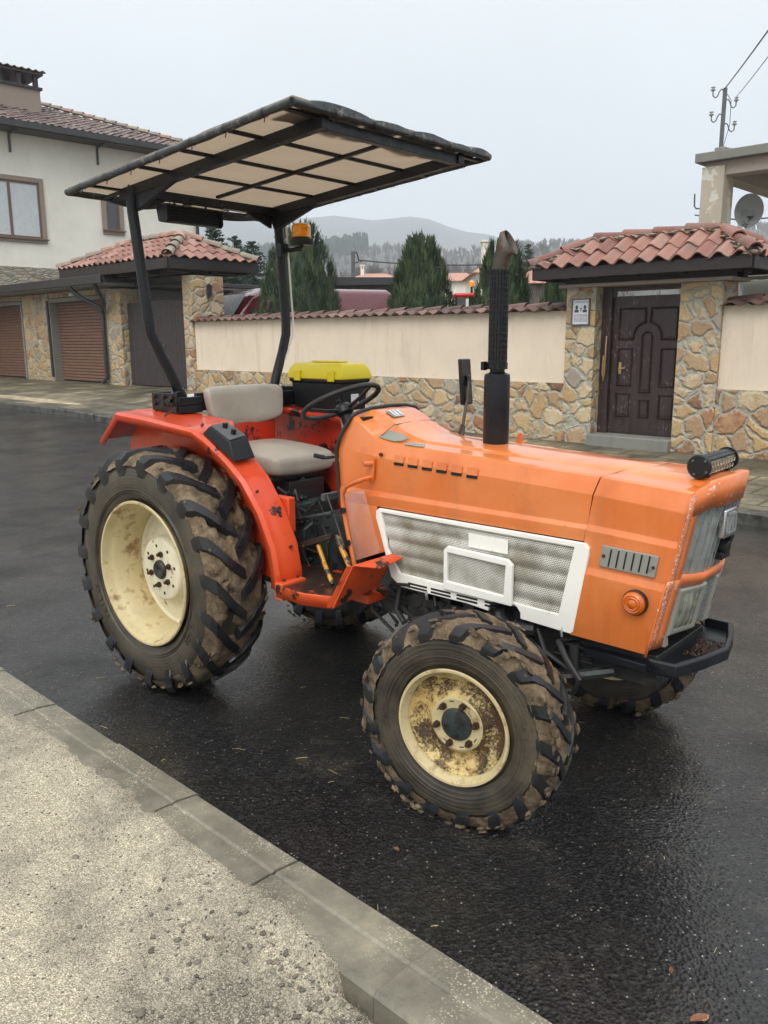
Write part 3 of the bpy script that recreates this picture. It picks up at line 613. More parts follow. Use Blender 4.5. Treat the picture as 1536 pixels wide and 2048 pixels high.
# door leaf with raised panels
dl=MB(); dl.box(-.405,.66,-.26,-.20,.37,2.255,GI); door=dl.build('door',M['doorw'],t,bevel=.004)
def frame2(b,pts,w,o0,o1):            # raised moulding along a closed outline (s,z)
    n=len(pts); c=(sum(p[0] for p in pts)/n,sum(p[1] for p in pts)/n)
    def off(d):
        r=[]
        for i in range(n):
            p0,p1,p2=pts[i-1],pts[i],pts[(i+1)%n]
            e1=Vector((p1[0]-p0[0],p1[1]-p0[1])).normalized(); e2=Vector((p2[0]-p1[0],p2[1]-p1[1])).normalized()
            n1=Vector((-e1.y,e1.x)); n2=Vector((-e2.y,e2.x)); m_=(n1+n2); m_=m_/max(.3,m_.dot(n1)) ; r.append((p1[0]+m_.x*d,p1[1]+m_.y*d))
        return r
    A,Bm,C=pts,off(w*.5),off(w)
    R=[[gW(p[0],o0,p[1]) for p in A],[gW(p[0],o1,p[1]) for p in Bm],[gW(p[0],o0,p[1]) for p in C]]
    R2=[[R[k][i] for k in range(3)] for i in range(n)]; R2.append(R2[0]); b.grid(R2)
    cc=[gW(p[0],o0+.006,p[1]) for p in off(w*1.9)]; c2=[gW(p[0],o0+.001,p[1]) for p in off(w*1.0)]
    rr_=[[c2[i],cc[i]] for i in range(n)]; rr_.append(rr_[0]); b.grid(rr_); b.add(cc,[list(range(n))])
def rect(x0,x1,z0,z1): return [(x0,z0),(x1,z0),(x1,z1),(x0,z1)]
o0=-.20; o1=-.168
pan=[rect(.335,.565,.60,.94),rect(-.30,-.075,.60,.94),rect(.05,.21,.60,.86),
     rect(.33,.56,1.03,1.56),rect(-.30,-.07,1.03,1.56)]
def up_panel(x0,x1,inner):
    return [(x0,1.66),(x1,1.66)]
def arc(cx,cz,r,a0,a1,n): return [(cx+r*math.cos(a0+(a1-a0)*i/n),cz+r*math.sin(a0+(a1-a0)*i/n)) for i in range(n+1)]
cx=.13; 
pan.append([(cx-.085,.95),(cx+.085,.95)]+arc(cx,1.70,.085,0,PI,8))
L_=[(.565,1.66),(.565,2.10),(.16,2.10)]+[(cx+.0+ .19*math.cos(a),1.70+.19*math.sin(a)) for a in [PI*.47-(PI*.47)*i/6 for i in range(7)]]+[(.32,1.66)]
R_=[(-.30,1.66),(-.06,1.66)]+[(cx+.19*math.cos(a),1.70+.19*math.sin(a)) for a in [PI-(PI*.47)*i/6 for i in range(7)]]+[(.10,2.10),(-.30,2.10)]
for p in pan+[L_,R_]:
    ar=sum(p[i-1][0]*p[i][1]-p[i][0]*p[i-1][1] for i in range(len(p)))
    q=p if ar>0 else p[::-1]
    b=MB(); frame2(b,q,.028,o0,o1); b.build('door_panel',M['doorw'],door,smooth=0)
b=MB(); b.tube([gW(.50,-.19,1.27),gW(.50,-.135,1.27),gW(.40,-.13,1.285)],.011,8); b.box(.485,.525,-.198,-.180,1.20,1.36,GI); b.build('door_handle',M['brass'],door)
b=MB(); b.tube([gW(.70,-.12,1.72),gW(.695,-.10,1.5),gW(.70,-.10,1.20),gW(.72,-.12,1.10),gW(.735,-.11,1.2),gW(.735,-.12,1.45)],.012,6); b.build('split_wood',M['brass'],t)
# timber under the roof and the roof itself
EO,EB,EL,ER,EZ=.42,-.86,1.60,-1.42,2.62; RZ=3.02; RL,RR=.98,-.78; RO=-.22
b=MB(); wb=[(-1.02,1.30)]
b.box(-1.06,1.30,-.10,.05,2.432,2.58,GI); b.box(-1.06,1.30,-.45,-.30,2.432,2.58,GI)
for s in (-1.0,-.45,.2,.75,1.2): b.box(s-.045,s+.045,-.62,.26,2.50,2.60,GI)
b.build('roof_beams',M['wood'],t,bevel=.006)
b=MB(); 
for a,c in (((EL,EO),(ER,EO)),((EL,EB),(ER,EB))): b.box(ER,EL,a[1]-.02,a[1]+.02,EZ-.13,EZ+.015,GI)
for s in (EL,ER): b.box(s-.02,s+.02,EB+.021,EO-.021,EZ-.13,EZ+.015,GI)
b.box(ER+.03,EL-.03,EB+.03,EO-.03,EZ-.012,EZ+.005,GI); b.build('fascia',M['wood'],t,bevel=.004)
b=MB(); z=EZ+.02
core=[gW(EL,EO,z),gW(ER,EO,z),gW(ER,EB,z),gW(EL,EB,z),gW(RL,RO,RZ-.03),gW(RR,RO,RZ-.03)]
b.add(core,[(0,1,5,4),(1,2,5),(2,3,4,5),(3,0,4)]); b.tint(.1)
def hiproof(b,EL,ER,EO,EB,EZ,RL,RR,RO,RZ,pitch,tl,A,seed,over=.05):
    z=EZ+.02
    def face(p0,p1,r0,r1):
        du=p1-p0; L=du.length; du.normalize(); m0=(r0-p0); al0=m0.dot(du); up=m0-du*al0; H=up.length; al1=(p1-r1).dot(du); up.normalize()
        tiles(b,p0-up*over,du,L,up,H+over,al0/H,al1/H,pitch,tl,A,seed=seed)
    face(gW(ER,EO,z),gW(EL,EO,z),gW(RR,RO,RZ),gW(RL,RO,RZ))
    face(gW(ER,EB,z),gW(ER,EO,z),gW(RR,RO,RZ),gW(RR,RO,RZ))
    face(gW(EL,EO,z),gW(EL,EB,z),gW(RL,RO,RZ),gW(RL,RO,RZ))
    face(gW(EL,EB,z),gW(ER,EB,z),gW(RL,RO,RZ),gW(RR,RO,RZ))
hiproof(b,EL,ER,EO,EB,EZ,RL,RR,RO,RZ,.235,.40,.078,21); b.build('roof_tiles',M['tile'],t,smooth=50)
b=MB(); R0=gW(RL,RO,RZ+.05); R1=gW(RR,RO,RZ+.05)
for a,c in ((R0,R1),(gW(EL+.03,EO+.03,EZ+.09),R0),(gW(ER-.03,EO+.03,EZ+.09),R1),(gW(ER-.03,EB-.03,EZ+.09),R1),(gW(EL+.03,EB-.03,EZ+.09),R0)): ridge(b,a,c,.088,.42,31)
b.build('ridge_tiles',M['tile'],t,smooth=50)
b=MB()
for i,(a,c) in enumerate(((R0,R1),(gW(EL,EO,EZ+.06),R0),(gW(ER,EO,EZ+.06),R1),(gW(ER,EB,EZ+.06),R1))): mortar(b,a+Vector((0,0,-.02)),c+Vector((0,0,-.02)),.115,12 if i==0 else 5,i)
b.build('ridge_mortar',M['mortar'],t,smooth=60)
# framed notice on the pillar
nf=thing('framed_notice','small framed paper notice with two portraits on the stone pillar left of the door','notice',W(1.02,.055,2.05)); 
NI=Matrix.Translation(-W(1.02,.055,2.05))@WM
b=MB(); b.box(.885,1.155,.057,.068,1.88,2.225,NI); b.build('paper',M['paper'],nf)
b=MB()
for x0,x1,z0,z1 in ((.875,.893,1.87,2.235),(1.147,1.165,1.87,2.235),(.893,1.147,1.87,1.886),(.893,1.147,2.219,2.235)): b.box(x0,x1,.056,.082,z0,z1,NI)
b.build('frame',M['steel'],nf)
b=MB(); h=.0692
def oval(cx,cz,rx,rz): b.add([NI@Vector((cx+rx*math.cos(a),h,cz+rz*math.sin(a))) for a in [2*PI*i/14 for i in range(14)]],[list(range(14))])
for cx_ in (1.085,.955): oval(cx_,2.115,.022,.03); b.box(cx_-.032,cx_+.032,.068,h,2.045,2.083,NI)
b.box(1.012,1.022,.068,h,2.05,2.12,NI); b.box(1.0,1.034,.068,h,2.09,2.10,NI)
rr=random.Random(4)
for z_ in (2.195,2.18,2.015,2.0,1.985,1.965,1.95,1.935,1.92):
    x=.915
    while x<1.12:
        wd=rr.uniform(.012,.035); b.box(x,min(x+wd,1.125),.068,h,z_-.003,z_+.003,NI); x+=wd+.008
b.build('print',M['ink'],nf,smooth=0)
# ------------------------------------------------------------------ gateway (left) with big double gate
t=thing('gateway','dark double gate under a low hipped terracotta roof on stone pillars','gateway',O)
def B6(b,s0,s1,o0,o1,z0,z1): return b.box(s0,s1,o0,o1,z0,z1,GI)
b=MB(); B6(b,10.645,10.985,-.80,.05,.2,3.07); b.build('stone_pillar',M['stonep'],t)
b=MB(); B6(b,13.70,14.30,-.80,.05,.2,2.92); b.build('stone_pillar',M['stonep'],t)
b=MB()
for i in range(18):
    s0=11.0+i*.15; 
    if 11.0<=s0<13.68: B6(b,s0+.004,s0+.146,-.17,-.13,.62,2.56+.004*(i%3)+.03*math.cos((i-9)/5))
B6(b,11.0,13.69,-.20,-.172,.80,.92); B6(b,11.0,13.69,-.20,-.172,2.2,2.32); g1=b.build('gate',M['gatew'],t)
b=MB(); B6(b,12.05,12.12,-.129,-.08,1.55,1.60); b.tube([gW(12.3,-.12,1.65),gW(12.3,-.07,1.65),gW(12.22,-.07,1.65)],.012,6); b.build('handle',M['steel'],g1)
EL,ER,EO,EB,EZ,RL,RR,RO,RZ=15.55,10.62,.62,-1.75,3.40,13.9,11.75,-.55,4.02
b=MB(); 
for o_ in (EO,EB): B6(b,ER,EL,o_-.02,o_+.02,EZ-.22,EZ+.01)
for s_ in (ER,EL): B6(b,s_-.02,s_+.02,EB+.021,EO-.021,EZ-.22,EZ+.01)
B6(b,ER+.04,EL-.04,EB+.04,EO-.04,EZ-.02,EZ); b.build('fascia',M['wood'],t,bevel=.006)
b=MB(); B6(b,10.75,15.1,-.12,.06,3.12,3.32); B6(b,10.75,15.1,-.75,-.57,3.12,3.32)
for s_ in (10.85,11.9,12.95,14.0,14.9): B6(b,s_-.07,s_+.07,-1.3,.45,3.14,3.375)
B6(b,10.78,13.9,-.5,-.2,2.98,3.119); b.build('roof_beams',M['wood'],t,bevel=.01)
b=MB(); z=EZ+.02; b.tint(.1).add([gW(EL,EO,z),gW(ER,EO,z),gW(ER,EB,z),gW(EL,EB,z),gW(RL,RO,RZ-.03),gW(RR,RO,RZ-.03)],[(0,1,5,4),(1,2,5),(2,3,4,5),(3,0,4)])
hiproof(b,EL,ER,EO,EB,EZ,RL,RR,RO,RZ,.25,.40,.065,41); b.build('roof_tiles',M['tile'],t,smooth=50)
b=MB(); R0=gW(RL,RO,RZ+.05); R1=gW(RR,RO,RZ+.05)
for a,c in ((R0,R1),(gW(EL,EO,EZ+.08),R0),(gW(ER,EO,EZ+.08),R1),(gW(ER,EB,EZ+.08),R1),(gW(EL,EB,EZ+.08),R0)): ridge(b,a,c,.12,.36,51)
b.build('ridge_tiles',M['lichen'],t,smooth=50)
# lantern on the pillar side
t=thing('wall_lantern','small black wall lantern on the right side of the gateway pillar','lantern',gW(10.6,-.4,2.75)+O)
b=MB(); b.box(-.05,.05,-.05,.05,-.12,.08); b.prism([(-.07,.08),(.07,.08),(0,.16)],1,-.06,.06); b.build('lamp_housing',M['plastic'],t)
b=MB(); b.tube([(-.02,.03,.10),(-.08,.08,.16),(-.04,.0,-.2)],.012,6); b.build('bracket',M['plastic'],t)
# ------------------------------------------------------------------ garage block
t=thing('garage_block','low stone faced garage block with two brown roller doors at the left','garage',O)
b=MB()
for s0,s1 in ((14.301,14.45),(17.62,19.28),(22.3,40)): B6(b,s0,s1,-.40,.03,.2,2.95)
B6(b,14.301,40,-.40,-.0,2.82,2.951); b.build('stone_wall',M['stonep'],t)
b=MB(); B6(b,14.2,40,-6,-.41,-.1,2.95); b.build('rear_wall',M['greywall'],t)
b=MB(); B6(b,13.4,40,-6.2,.62,2.97,3.04); b.build('soffit_slab',M['concrete'],t,bevel=.01)
b=MB(); B6(b,13.38,40,.621,.70,3.0,3.20); B6(b,13.36,40,-6.2,.621,3.041,3.14); b.build('roof_edge',M['gutter'],t,bevel=.01)
for s0,s1 in ((14.52,17.48),(19.35,22.25)):
    b=MB(); n=26
    prof=[]
    for i in range(n):
        z0=.62+(2.70-.62)*i/n; z1=.62+(2.70-.62)*(i+1)/n; prof+= [(-.19,z0),(-.165,z0+.012),(-.160,(z0+z1)/2),(-.172,z1-.008)]
    prof+= [(-.19,2.70)]
    b.grid([[gW(s0+.02,o_,z_) for o_,z_ in prof],[gW(s1-.02,o_,z_) for o_,z_ in prof]]); b.build('garage_door',M['rollup'],t,smooth=40)
    b=MB(); B6(b,s0-.07,s0+.02,-.35,.06,.4,2.80); B6(b,s1-.02,s1+.07,-.35,.06,.4,2.80); B6(b,s0+.02,s1-.02,-.35,.06,2.70,2.80); b.build('door_frame',M['concrete'],t)
b=MB(); g_=[(15.0,.66,3.08),(15.0,.62,2.92),(14.85,.45,2.72),(14.55,.14,2.5),(14.48,.12,2.3),(14.46,.12,.75),(14.56,.2,.64)]
b.tube([gW(*p) for p in g_],.05,10); b.tube([gW(*p) for p in [(13.75,.66,2.98),(13.8,.5,2.75),(14.1,.25,2.58),(14.42,.13,2.42)]],.05,10); b.build('drainpipe',M['gutter'],t)
b=MB(); b.tube([gW(17.55,.10,2.75),gW(17.52,.10,.7)],.035,8); b.build('drainpipe',M['gutter'],t)
b=MB(); B6(b,15.95,16.15,.06,.14,2.83,2.88); b.build('door_lamp',M['paper'],t)
# low grey annex behind the wall, right of the gateway
t=thing('grey_annex','low grey rendered annex with dark flat roof edge behind the gateway and the red van','outbuilding',(-4.2,24,.5))
b=MB(); b.box(-4.5,1.4,0,4,0,2.45); b.build('wall',M['greywall'],t)
b=MB(); b.box(-4.7,1.6,-.3,4.2,2.451,2.62); b.build('roof_edge',M['gutter'],t,bevel=.02)
b=MB(); b.box(-2.1,-1.4,-.03,.0,1.5,2.2); b.build('window',M['glass'],t)
# ------------------------------------------------------------------ big house on the left
HD=Vector((.73,.683,0)).normalized(); HN=Vector((.683,-.73,0)).normalized(); H0=Vector((-11.586,27,0))
HM=Matrix(((HD.x,HN.x,0,0),(HD.y,HN.y,0,0),(0,0,1,0),(0,0,0,1)))     # t, out, z -> local
t=thing('house','large off-white two-storey house with brown hipped tile roof and chimney','house',H0)
b=MB(); b.box(-9,6.68,-9,0,3.97,8.0,HM); b.build('wall',M['housew'],t)
b=MB(); b.box(-9,6.70,-9.02,.03,0,3.97,HM); b.build('stone_band',M['ledge'],t)
def window(t,x0,x1,z0,z1,mull,blind,lw=.14):
    b=MB(); 
    for a in ((x0,x0+lw,z0,z1),(x1-lw,x1,z0,z1),(x0+lw,x1-lw,z0,z0+lw),(x0+lw,x1-lw,z1-lw,z1)): b.box(a[0],a[1],.001,.07,a[2],a[3],HM)
    f=b.build('window_surround',M['winframe'],t,bevel=.008)
    b=MB(); X0,X1,Z0,Z1=x0+lw,x1-lw,z0+lw,z1-lw; q=.06
    for a in ((X0,X0+q,Z0,Z1),(X1-q,X1,Z0,Z1),(X0+q,X1-q,Z0,Z0+q),(X0+q,X1-q,Z1-q,Z1))+tuple((m-q*.7,m+q*.7,Z0+q,Z1-q) for m in mull): b.box(a[0],a[1],.002,.035,a[2],a[3],HM)
    b.box(x0-.03,x1+.03,.071,.13,z0+lw-.05,z0+lw-.01,HM); b.build('frame',M['winwood'],f)
    b=MB(); b.box(X0+q,X1-q,.001,.012,Z0+q,Z1-q,HM); b.build('pane',M['curtain'] if blind else M['glass'],f)
window(t,-2.2,1.12,4.72,6.68,(.05,),True); window(t,3.02,3.78,5.18,6.42,(),False,.15)
EZh=8.05; ov=.75
b=MB(); b.box(-9.5,6.68+ov,-9.7,ov,EZh-.12,EZh,HM); b.build('soffit',M['wood'],t)
b=MB(); b.box(-9.5,6.68+ov+.02,ov+.001,ov+.12,EZh-.10,EZh+.08,HM); b.box(6.68+ov+.001,6.68+ov+.12,-9.7,ov,EZh-.10,EZh+.08,HM)
for s_ in (-4,-1.9,.2,3.0,5.0): b.box(s_-.03,s_+.03,.02,.06,7.35,7.93,HM); b.box(s_-.03,s_+.03,.06,.6,7.86,7.92,HM)
b.tube([HM@Vector((6.60,.08,8.0)),HM@Vector((6.60,.08,3.9))],.06,8); b.build('gutter',M['gutter'],t)
RHs=.37; Hs=4.9
def hv(t_,o_,z_): return HM@Vector((t_,o_,z_))
e0=hv(6.68+ov,ov,EZh+.05); e1=hv(-9.5,ov,EZh+.05); apex=hv(6.68+ov-Hs,ov-Hs,EZh+.05+Hs*RHs); apex2=hv(-5,ov-Hs,EZh+.05+Hs*RHs); e2=hv(6.68+ov,-9.7,EZh+.05)
b=MB(); b.tint(.2).add([e0,e1,apex2,apex,e2],[(0,1,2,3),(0,3,4)])
up=(hv(0,-1,RHs)-hv(0,0,0)); H_=Hs*math.sqrt(1+RHs**2); tiles(b,e0+Vector((0,0,.02)),-HD,e0.dot(HD)-e1.dot(HD),up,H_,Hs/H_,.9,pitch=.24,tl=.36,A=.05,seed=61,jit=.01)
b.build('roof_tiles',M['tileh'],t,smooth=50)
b=MB(); ridge(b,e0+Vector((0,0,.1)),apex+Vector((0,0,.12)),.13,.38,62); ridge(b,apex+Vector((0,0,.12)),apex2+Vector((0,0,.12)),.13,.38,63); b.build('ridge_tiles',M['lichen'],t,smooth=50)
CX=1.15
HM0=HM; HM=HM@Matrix.Translation((CX,0,0))
b=MB(); b.box(-1.2,.95,-3.2,-2.0,8.6,9.85,HM); ch=b.build('chimney',M['winframe'],t)
b=MB(); b.box(-1.27,1.02,-3.27,-1.93,9.851,9.93,HM); b.box(-1.3,1.06,-3.3,-1.9,10.30,10.36,HM); 
for s_ in (-1.1,-.35,.3,.85): b.box(s_-.07,s_+.07,-2.15,-2.02,9.931,10.299,HM); b.box(s_-.07,s_+.07,-3.18,-3.05,9.931,10.299,HM)
b.build('chimney_cap',M['wood'],ch); hv=lambda t_,o_,z_: HM@Vector((t_,o_,z_))
b=MB(); tiles(b,hv(1.15,-1.85,10.37),-HD,2.5,hv(0,-1,.2)-hv(0,0,0),.8,0,0,pitch=.22,tl=.4,A=.05,seed=65); tiles(b,hv(1.15,-3.35,10.37),-HD,2.5,hv(0,1,.2)-hv(0,0,0),.8,0,0,pitch=.22,tl=.4,A=.05,seed=66); b.build('cap_tiles',M['lichen'],ch,smooth=50)
# ------------------------------------------------------------------ flat roofed porch house on the right
t=thing('porch_house','flat-roofed house with flaking pinkish columns and open upper porch behind the doorway roof','house',O)
b=MB(); B6(b,1.22,1.63,-5.45,-5.0,.2,4.72); b.build('column',M['rhouse'],t)
b=MB(); B6(b,-.02,.48,-8.6,-8.2,2.9,4.60); b.build('column',M['rhouse2'],t)
b=MB(); B6(b,-2.6,-2.1,-5.45,-5.0,.2,4.72); b.build('column',M['rhouse2'],t)
b=MB(); B6(b,-6,1.60,-5.40,-5.06,4.72-.16,4.80); B6(b,1.25,1.60,-9,-5.41,4.56,4.80); b.build('roof_beam',M['rhouse2'],t)
b=MB(); B6(b,-6,1.74,-9.2,-4.9,4.802,4.96); b.build('roof_slab',M['concrete'],t,bevel=.01)
b=MB(); B6(b,1.28,1.48,-5.3,-5.1,4.962,5.06); b.build('roof_block',M['concrete'],t,bevel=.02)
b=MB(); B6(b,-6,1.05,-5.3,-4.5,2.72,2.88); b.build('balcony_slab',M['concrete'],t,bevel=.01)
b=MB(); B6(b,-6,.9,-9,-5.46,-.1,2.715); b.build('wall',M['greywall'],t)
b=MB(); B6(b,-.6,.2,-5.461,-5.44,1.5,2.5); b.build('window',M['glass'],t)
b=MB(); b.tube([gW(1.63,-5.2,4.05),gW(1.78,-5.2,4.05),gW(1.82,-5.2,4.10),gW(1.83,-5.2,4.32)],.014,8); b.build('hook',M['steel'],t)
# mast with insulators on the slab
mp0=gW(1.40,-5.2,5.06)+O; t=thing('power_mast','steel roof mast with four curved insulator arms on the flat roof','mast',mp0)
b=MB(); b.box(-.03,.03,-.03,.03,-.05,1.0); b.build('pole',M['steel'],t,bevel=.004)
ru=Vector((_R.x,_R.y,0)).normalized()
for i,(sg,z) in enumerate(((-1,.97),(1,.80),(-1,.56),(1,.40))):
    b=MB(); d=ru*sg; u_=Vector((0,0,1)); P=lambda a,z_: d*a+u_*z_
    b.tube([P(.03,z),P(.07,z+.01),P(.10,z-.03),P(.13,z-.11),P(.17,z-.13),P(.21,z-.10),P(.215,z-.02)],.011,6); a_=b.build('insulator_arm',M['steel'],t)
    b=MB(); b.lathe([(0,.0),(0,.03),(.02,.045),(.035,.022),(.05,.022),(.06,.042),(.075,.03),(.09,.0)],12,M=Matrix.Translation(P(.215,z-.02)),ax='z'); b.build('insulator',M['ceramic'],a_)
b=MB(); b.tube([(0,0,.95),ru*.12+Vector((0,0,.8)),ru*.13+Vector((0,0,.4)),ru*.04+Vector((0,0,.02)),ru*.3+Vector((0,0,-.03)),ru*.8+Vector((0,.3,-.07))],.006,5); b.build('cable',M['wire'],t)
def cable(a,c,sag,r,label,grp=None):
    b=MB(); b.tube([a.lerp(c,i/16)-Vector((0,0,sag*4*(i/16)*(1-i/16))) for i in range(17)],r,5); return tag(b.build('power_line',M['wire'],None),label,'cable',grp)
pt=mp0+Vector((0,0,1.0)); cable(pt,at(1640,-85,7.5),.02,.010,'upper power line running from the mast top out of the photo')
cable(mp0+ru*.215+Vector((0,0,.86)),at(1640,-30,8),.03,.006,'thin lower power line from the right-hand insulator out of the photo')
# satellite dish
dp=at(1498,425,16.2); t=thing('satellite_dish','round grey satellite dish in the open porch of the flat-roofed house','dish',dp)
Rz=Matrix.Rotation(math.radians(-25),4,'Z')@Matrix.Rotation(math.radians(-14),4,'X')
b=MB(); b.lathe([(.0,.0),(-.012,.12),(-.045,.24),(-.085,.335),(-.10,.34),(-.095,.35),(-.05,.25),(-.016,.12),(.010,.0)],32,M=Rz@Matrix.Diagonal((.72,1,.92,1))); b.build('reflector',M['dish'],t)
b=MB(); b.tube([Rz@Vector((-.08,.0,-.05)),Rz@Vector((-.04,-.12,-.28)),Rz@Vector((-.03,-.14,-.34))],.02,6); b.box(-.10,.0,-.10,-.03,-.26,.02,Rz); b.box(-.02,.08,-.14,-.08,-.12,-.02,Rz); b.build('bracket',M['steel'],t)
b=MB(); b.tube([Vector((-.9,.3,.0)),Vector((-.1,.1,-.12)),Vector((1.2,.2,-.02))],.012,6); b.build('pole',M['steel'],t)
# ------------------------------------------------------------------ yard: van, shed, pole, far houses, small red tractor
p=at(588,640,22); VR=math.radians(36)
t=thing('van','dark red high-roof van parked behind the wall and the widest juniper','van',(p.x,p.y,.55),VR)
b=MB(); side=[(-2.55,.35),(-2.62,.95),(-2.45,1.22),(-1.98,1.85),(-1.70,2.20),(-1.3,2.36),(2.35,2.42),(2.55,2.30),(2.62,2.0),(2.62,.35)]
rings=[]
for y,sc_ in ((-1,.93),(-.93,.985),(-.8,1),(.8,1),(.93,.985),(1,.93)): rings.append([(x*(.99 if abs(y)>.9 else 1),y*.98,.35+(z-.35)*sc_) for x,z in side])
b.loft(rings); b.build('body',M['vanred'],t,smooth=40,bevel=.04)
b=MB(); b.add([(-2.42,-.84,1.26),(-2.42,.84,1.26),(-1.70,.76,2.20),(-1.70,-.76,2.20)],[(0,1,2,3)],Matrix.Translation((-.03,0,.02))); b.build('windscreen',M['curtain'],t,smooth=0)
b=MB(); b.box(-1.75,-.9,-.99,-.975,1.25,1.85); b.build('side_window',M['glass'],t)
for x in (-1.75,1.6):
    for y in (-.95,.78):
        b=MB(); b.lathe([(y,.05),(y,.33),(y+.18,.33),(y+.18,.05)],20,M=Matrix.Translation((x,0,.33))); b.build('wheel',M['rubberb'],t)
p=at(735,600,26); t=thing('plank_shed','grey-brown plank shed with low corrugated roof between the two big junipers','shed',(p.x,p.y,.4))
b=MB(); 
for i in range(13): b.box(-2.2,2.0,-.02-.01*(i%2),.03,1.0+i*.16,1.0+i*.16+.145)
b.build('planks',M['shed'],t)
b=MB(); b.box(-2.15,1.95,.04,2.6,0,3.05); b.build('wall',M['shed'],t)
b=MB(); b.prism([(-2.3,2.95),(-2.0,3.12),(1.2,3.10),(2.3,2.98),(2.3,2.9),(-2.3,2.87)],1,-.3,2.9); b.build('roof',M['gutter'],t)
p=at(757,610,24); t=thing('concrete_shed_wall','pale grey garden wall behind the pointed juniper','garden wall',(p.x,p.y,.4)); b=MB(); b.box(-.9,.9,0,.2,0,2.2); b.box(-.93,.93,-.03,.23,2.201,2.27); b.build('wall',M['greywall'],t)
p=at(707,582,30); t=thing('street_pole','thin grey utility pole standing behind the plank shed','utility pole',(p.x,p.y,-.1)); z=at(707,503,30).z+.1
b=MB(); b.tube([(0,0,0),(0,0,z)],[.09,.07],8); b.build('pole',M['steel'],t)
b=MB(); b.tube([(0,0,z-.05),(.12,0,z-.02),(.2,0,z-.3),(.3,0,z-.33)],.025,6); b.tube([(0,0,z-.4),(.2,0,z-.35)],.02,6); b.build('bracket',M['wire'],t)
a=at(716,520,30); m_=at(960,517,38); c=at(1400,462,30); cable(a,c,.55,.022,'sagging overhead cable from the thin utility pole to the flat-roofed house')
def far_house(u0,u1,vr,ve,y,label,wallm,vb=600,extra=None):
    a=at(u0,ve,y); c=at(u1,ve,y); r=at((u0+u1)/2,vr,y); L=c.x-a.x; g0=0
    t=thing('far_house',label,'house',(a.x,y,g0),0,'far houses below the hills'); h=a.z-g0; rh=r.z-a.z
    b=MB(); b.box(.3,L-.3,.3,6.7,0,h); b.build('wall',wallm,t)
    b=MB(); b.add([(0,0,h),(L,0,h),(L,7,h),(0,7,h),(L*.28,3.5,h+rh),(L*.72,3.5,h+rh)],[(0,1,5,4),(1,2,5),(2,3,4,5),(3,0,4),(0,3,2,1)])
    n=int(L/.35)
    for i in range(n): b.box((i+.3)*L/n,(i+.6)*L/n,-.05,.0,h-.02,h+.04)
    b.build('roof',M['tilefar'],t,smooth=0)
    b=MB()
    for i in range(max(1,int(L/3))): b.box(1+i*3,1.9+i*3,.27,.299,h-2,h-.9)
    b.build('window',M['glass'],t)
    if extra:
        b=MB(); e0_,e1_,et=extra; b.box(e0_*L,e1_*L,2,2.8,h,h+rh+et); b.box(e0_*L-.08,e1_*L+.08,1.92,2.88,h+rh+et+.25,h+rh+et+.35)
        for q in (e0_*L+.05,e1_*L-.05): b.box(q-.05,q+.05,2.0,2.1,h+rh+et,h+rh+et+.25); b.box(q-.05,q+.05,2.7,2.8,h+rh+et,h+rh+et+.25)
        b.build('chimney',M['housew'],t)
    return t
far_house(885,965,538,562,60,'low far house with faded red hipped roof right of the pointed juniper',M['housew'])
far_house(700,800,541,556,75,'far house with red hipped roof behind the plank shed',M['housew'],extra=(.2,.27,.3))
far_house(655,700,549,560,70,'small far house with pale red roof left of the utility pole',M['housew'])
far_house(945,1060,520,545,48,'house hidden behind the junipers with a tall pale chimney showing above',M['housew'],extra=(.24,.40,.95))
far_house(1060,1180,520,566,38,'brown-roofed house between the juniper and the doorway roof',M['shed'])
p=at(925,600,22); t=thing('small_tractor','small red tractor with orange beacon parked beyond the wall between two junipers','tractor',(p.x,p.y,.5))
b=MB(); b.hexa([(-.6,-.3,.7),(.1,-.3,.7),(.1,.3,.7),(-.6,.3,.7),(-.55,-.25,1.25),(.1,-.25,1.35),(.1,.25,1.35),(-.55,.25,1.25)]); b.build('bonnet',M['redp'],t,bevel=.05)
b=MB(); b.box(-.25,.38,-.5,.5,2.22,2.32); b.build('roof',M['redp'],t,bevel=.04)
b=MB(); 
for x,y in ((-.2,-.42),(-.2,.42),(.33,-.42),(.33,.42)): b.tube([(x,y,1.0),(x,y,2.22)],.03,6)
b.build('cab_frame',M['plastic'],t)
b=MB(); b.lathe([(0,.0),(0,.08),(.12,.075),(.16,.0)],12,M=Matrix.Translation((.20,-.3,2.48)),ax='z'); b.build('beacon',M['beacon'],t)
b=MB(); b.tube([(.2,-.3,1.2),(.20,-.3,2.48)],.03,6); b.box(.15,.30,-.4,-.1,1.9,2.25); b.build('post',M['plastic'],t)
for x,r in ((-.5,.38),(.5,.6)):
    for y in (-.55,.4):
        b=MB(); b.lathe([(y,.05),(y,r),(y+.18,r),(y+.18,.05)],20,M=Matrix.Translation((x,0,r))); b.build('wheel',M['rubberb'],t)
# yard ground behind the walls
b=MB(); b.add([W(-60,-.33,.5),W(40,-.33,.5),W(60,-40,.5),W(-60,-40,.5)],[(0,1,2,3)]); struct(b.build('ground',M['ground'],smooth=0))
# ================================================================== THE TRACTOR (x forward, y to its left, z up)
TA=math.radians(-41.04)
tr=thing('tractor','orange compact tractor with flat sunroof and muddy tyres parked on the wet road','tractor',(-.7032,4.3864,0),TA)
PR=tr
def tb(b,name,m,par=None,**kw): return b.build(name,m,par or PR,**kw)
def mir(b,sg):                      # mirror the collected shape to the other side
    if sg>0: return b
    for v in b.v: v.y=-v.y
    return b
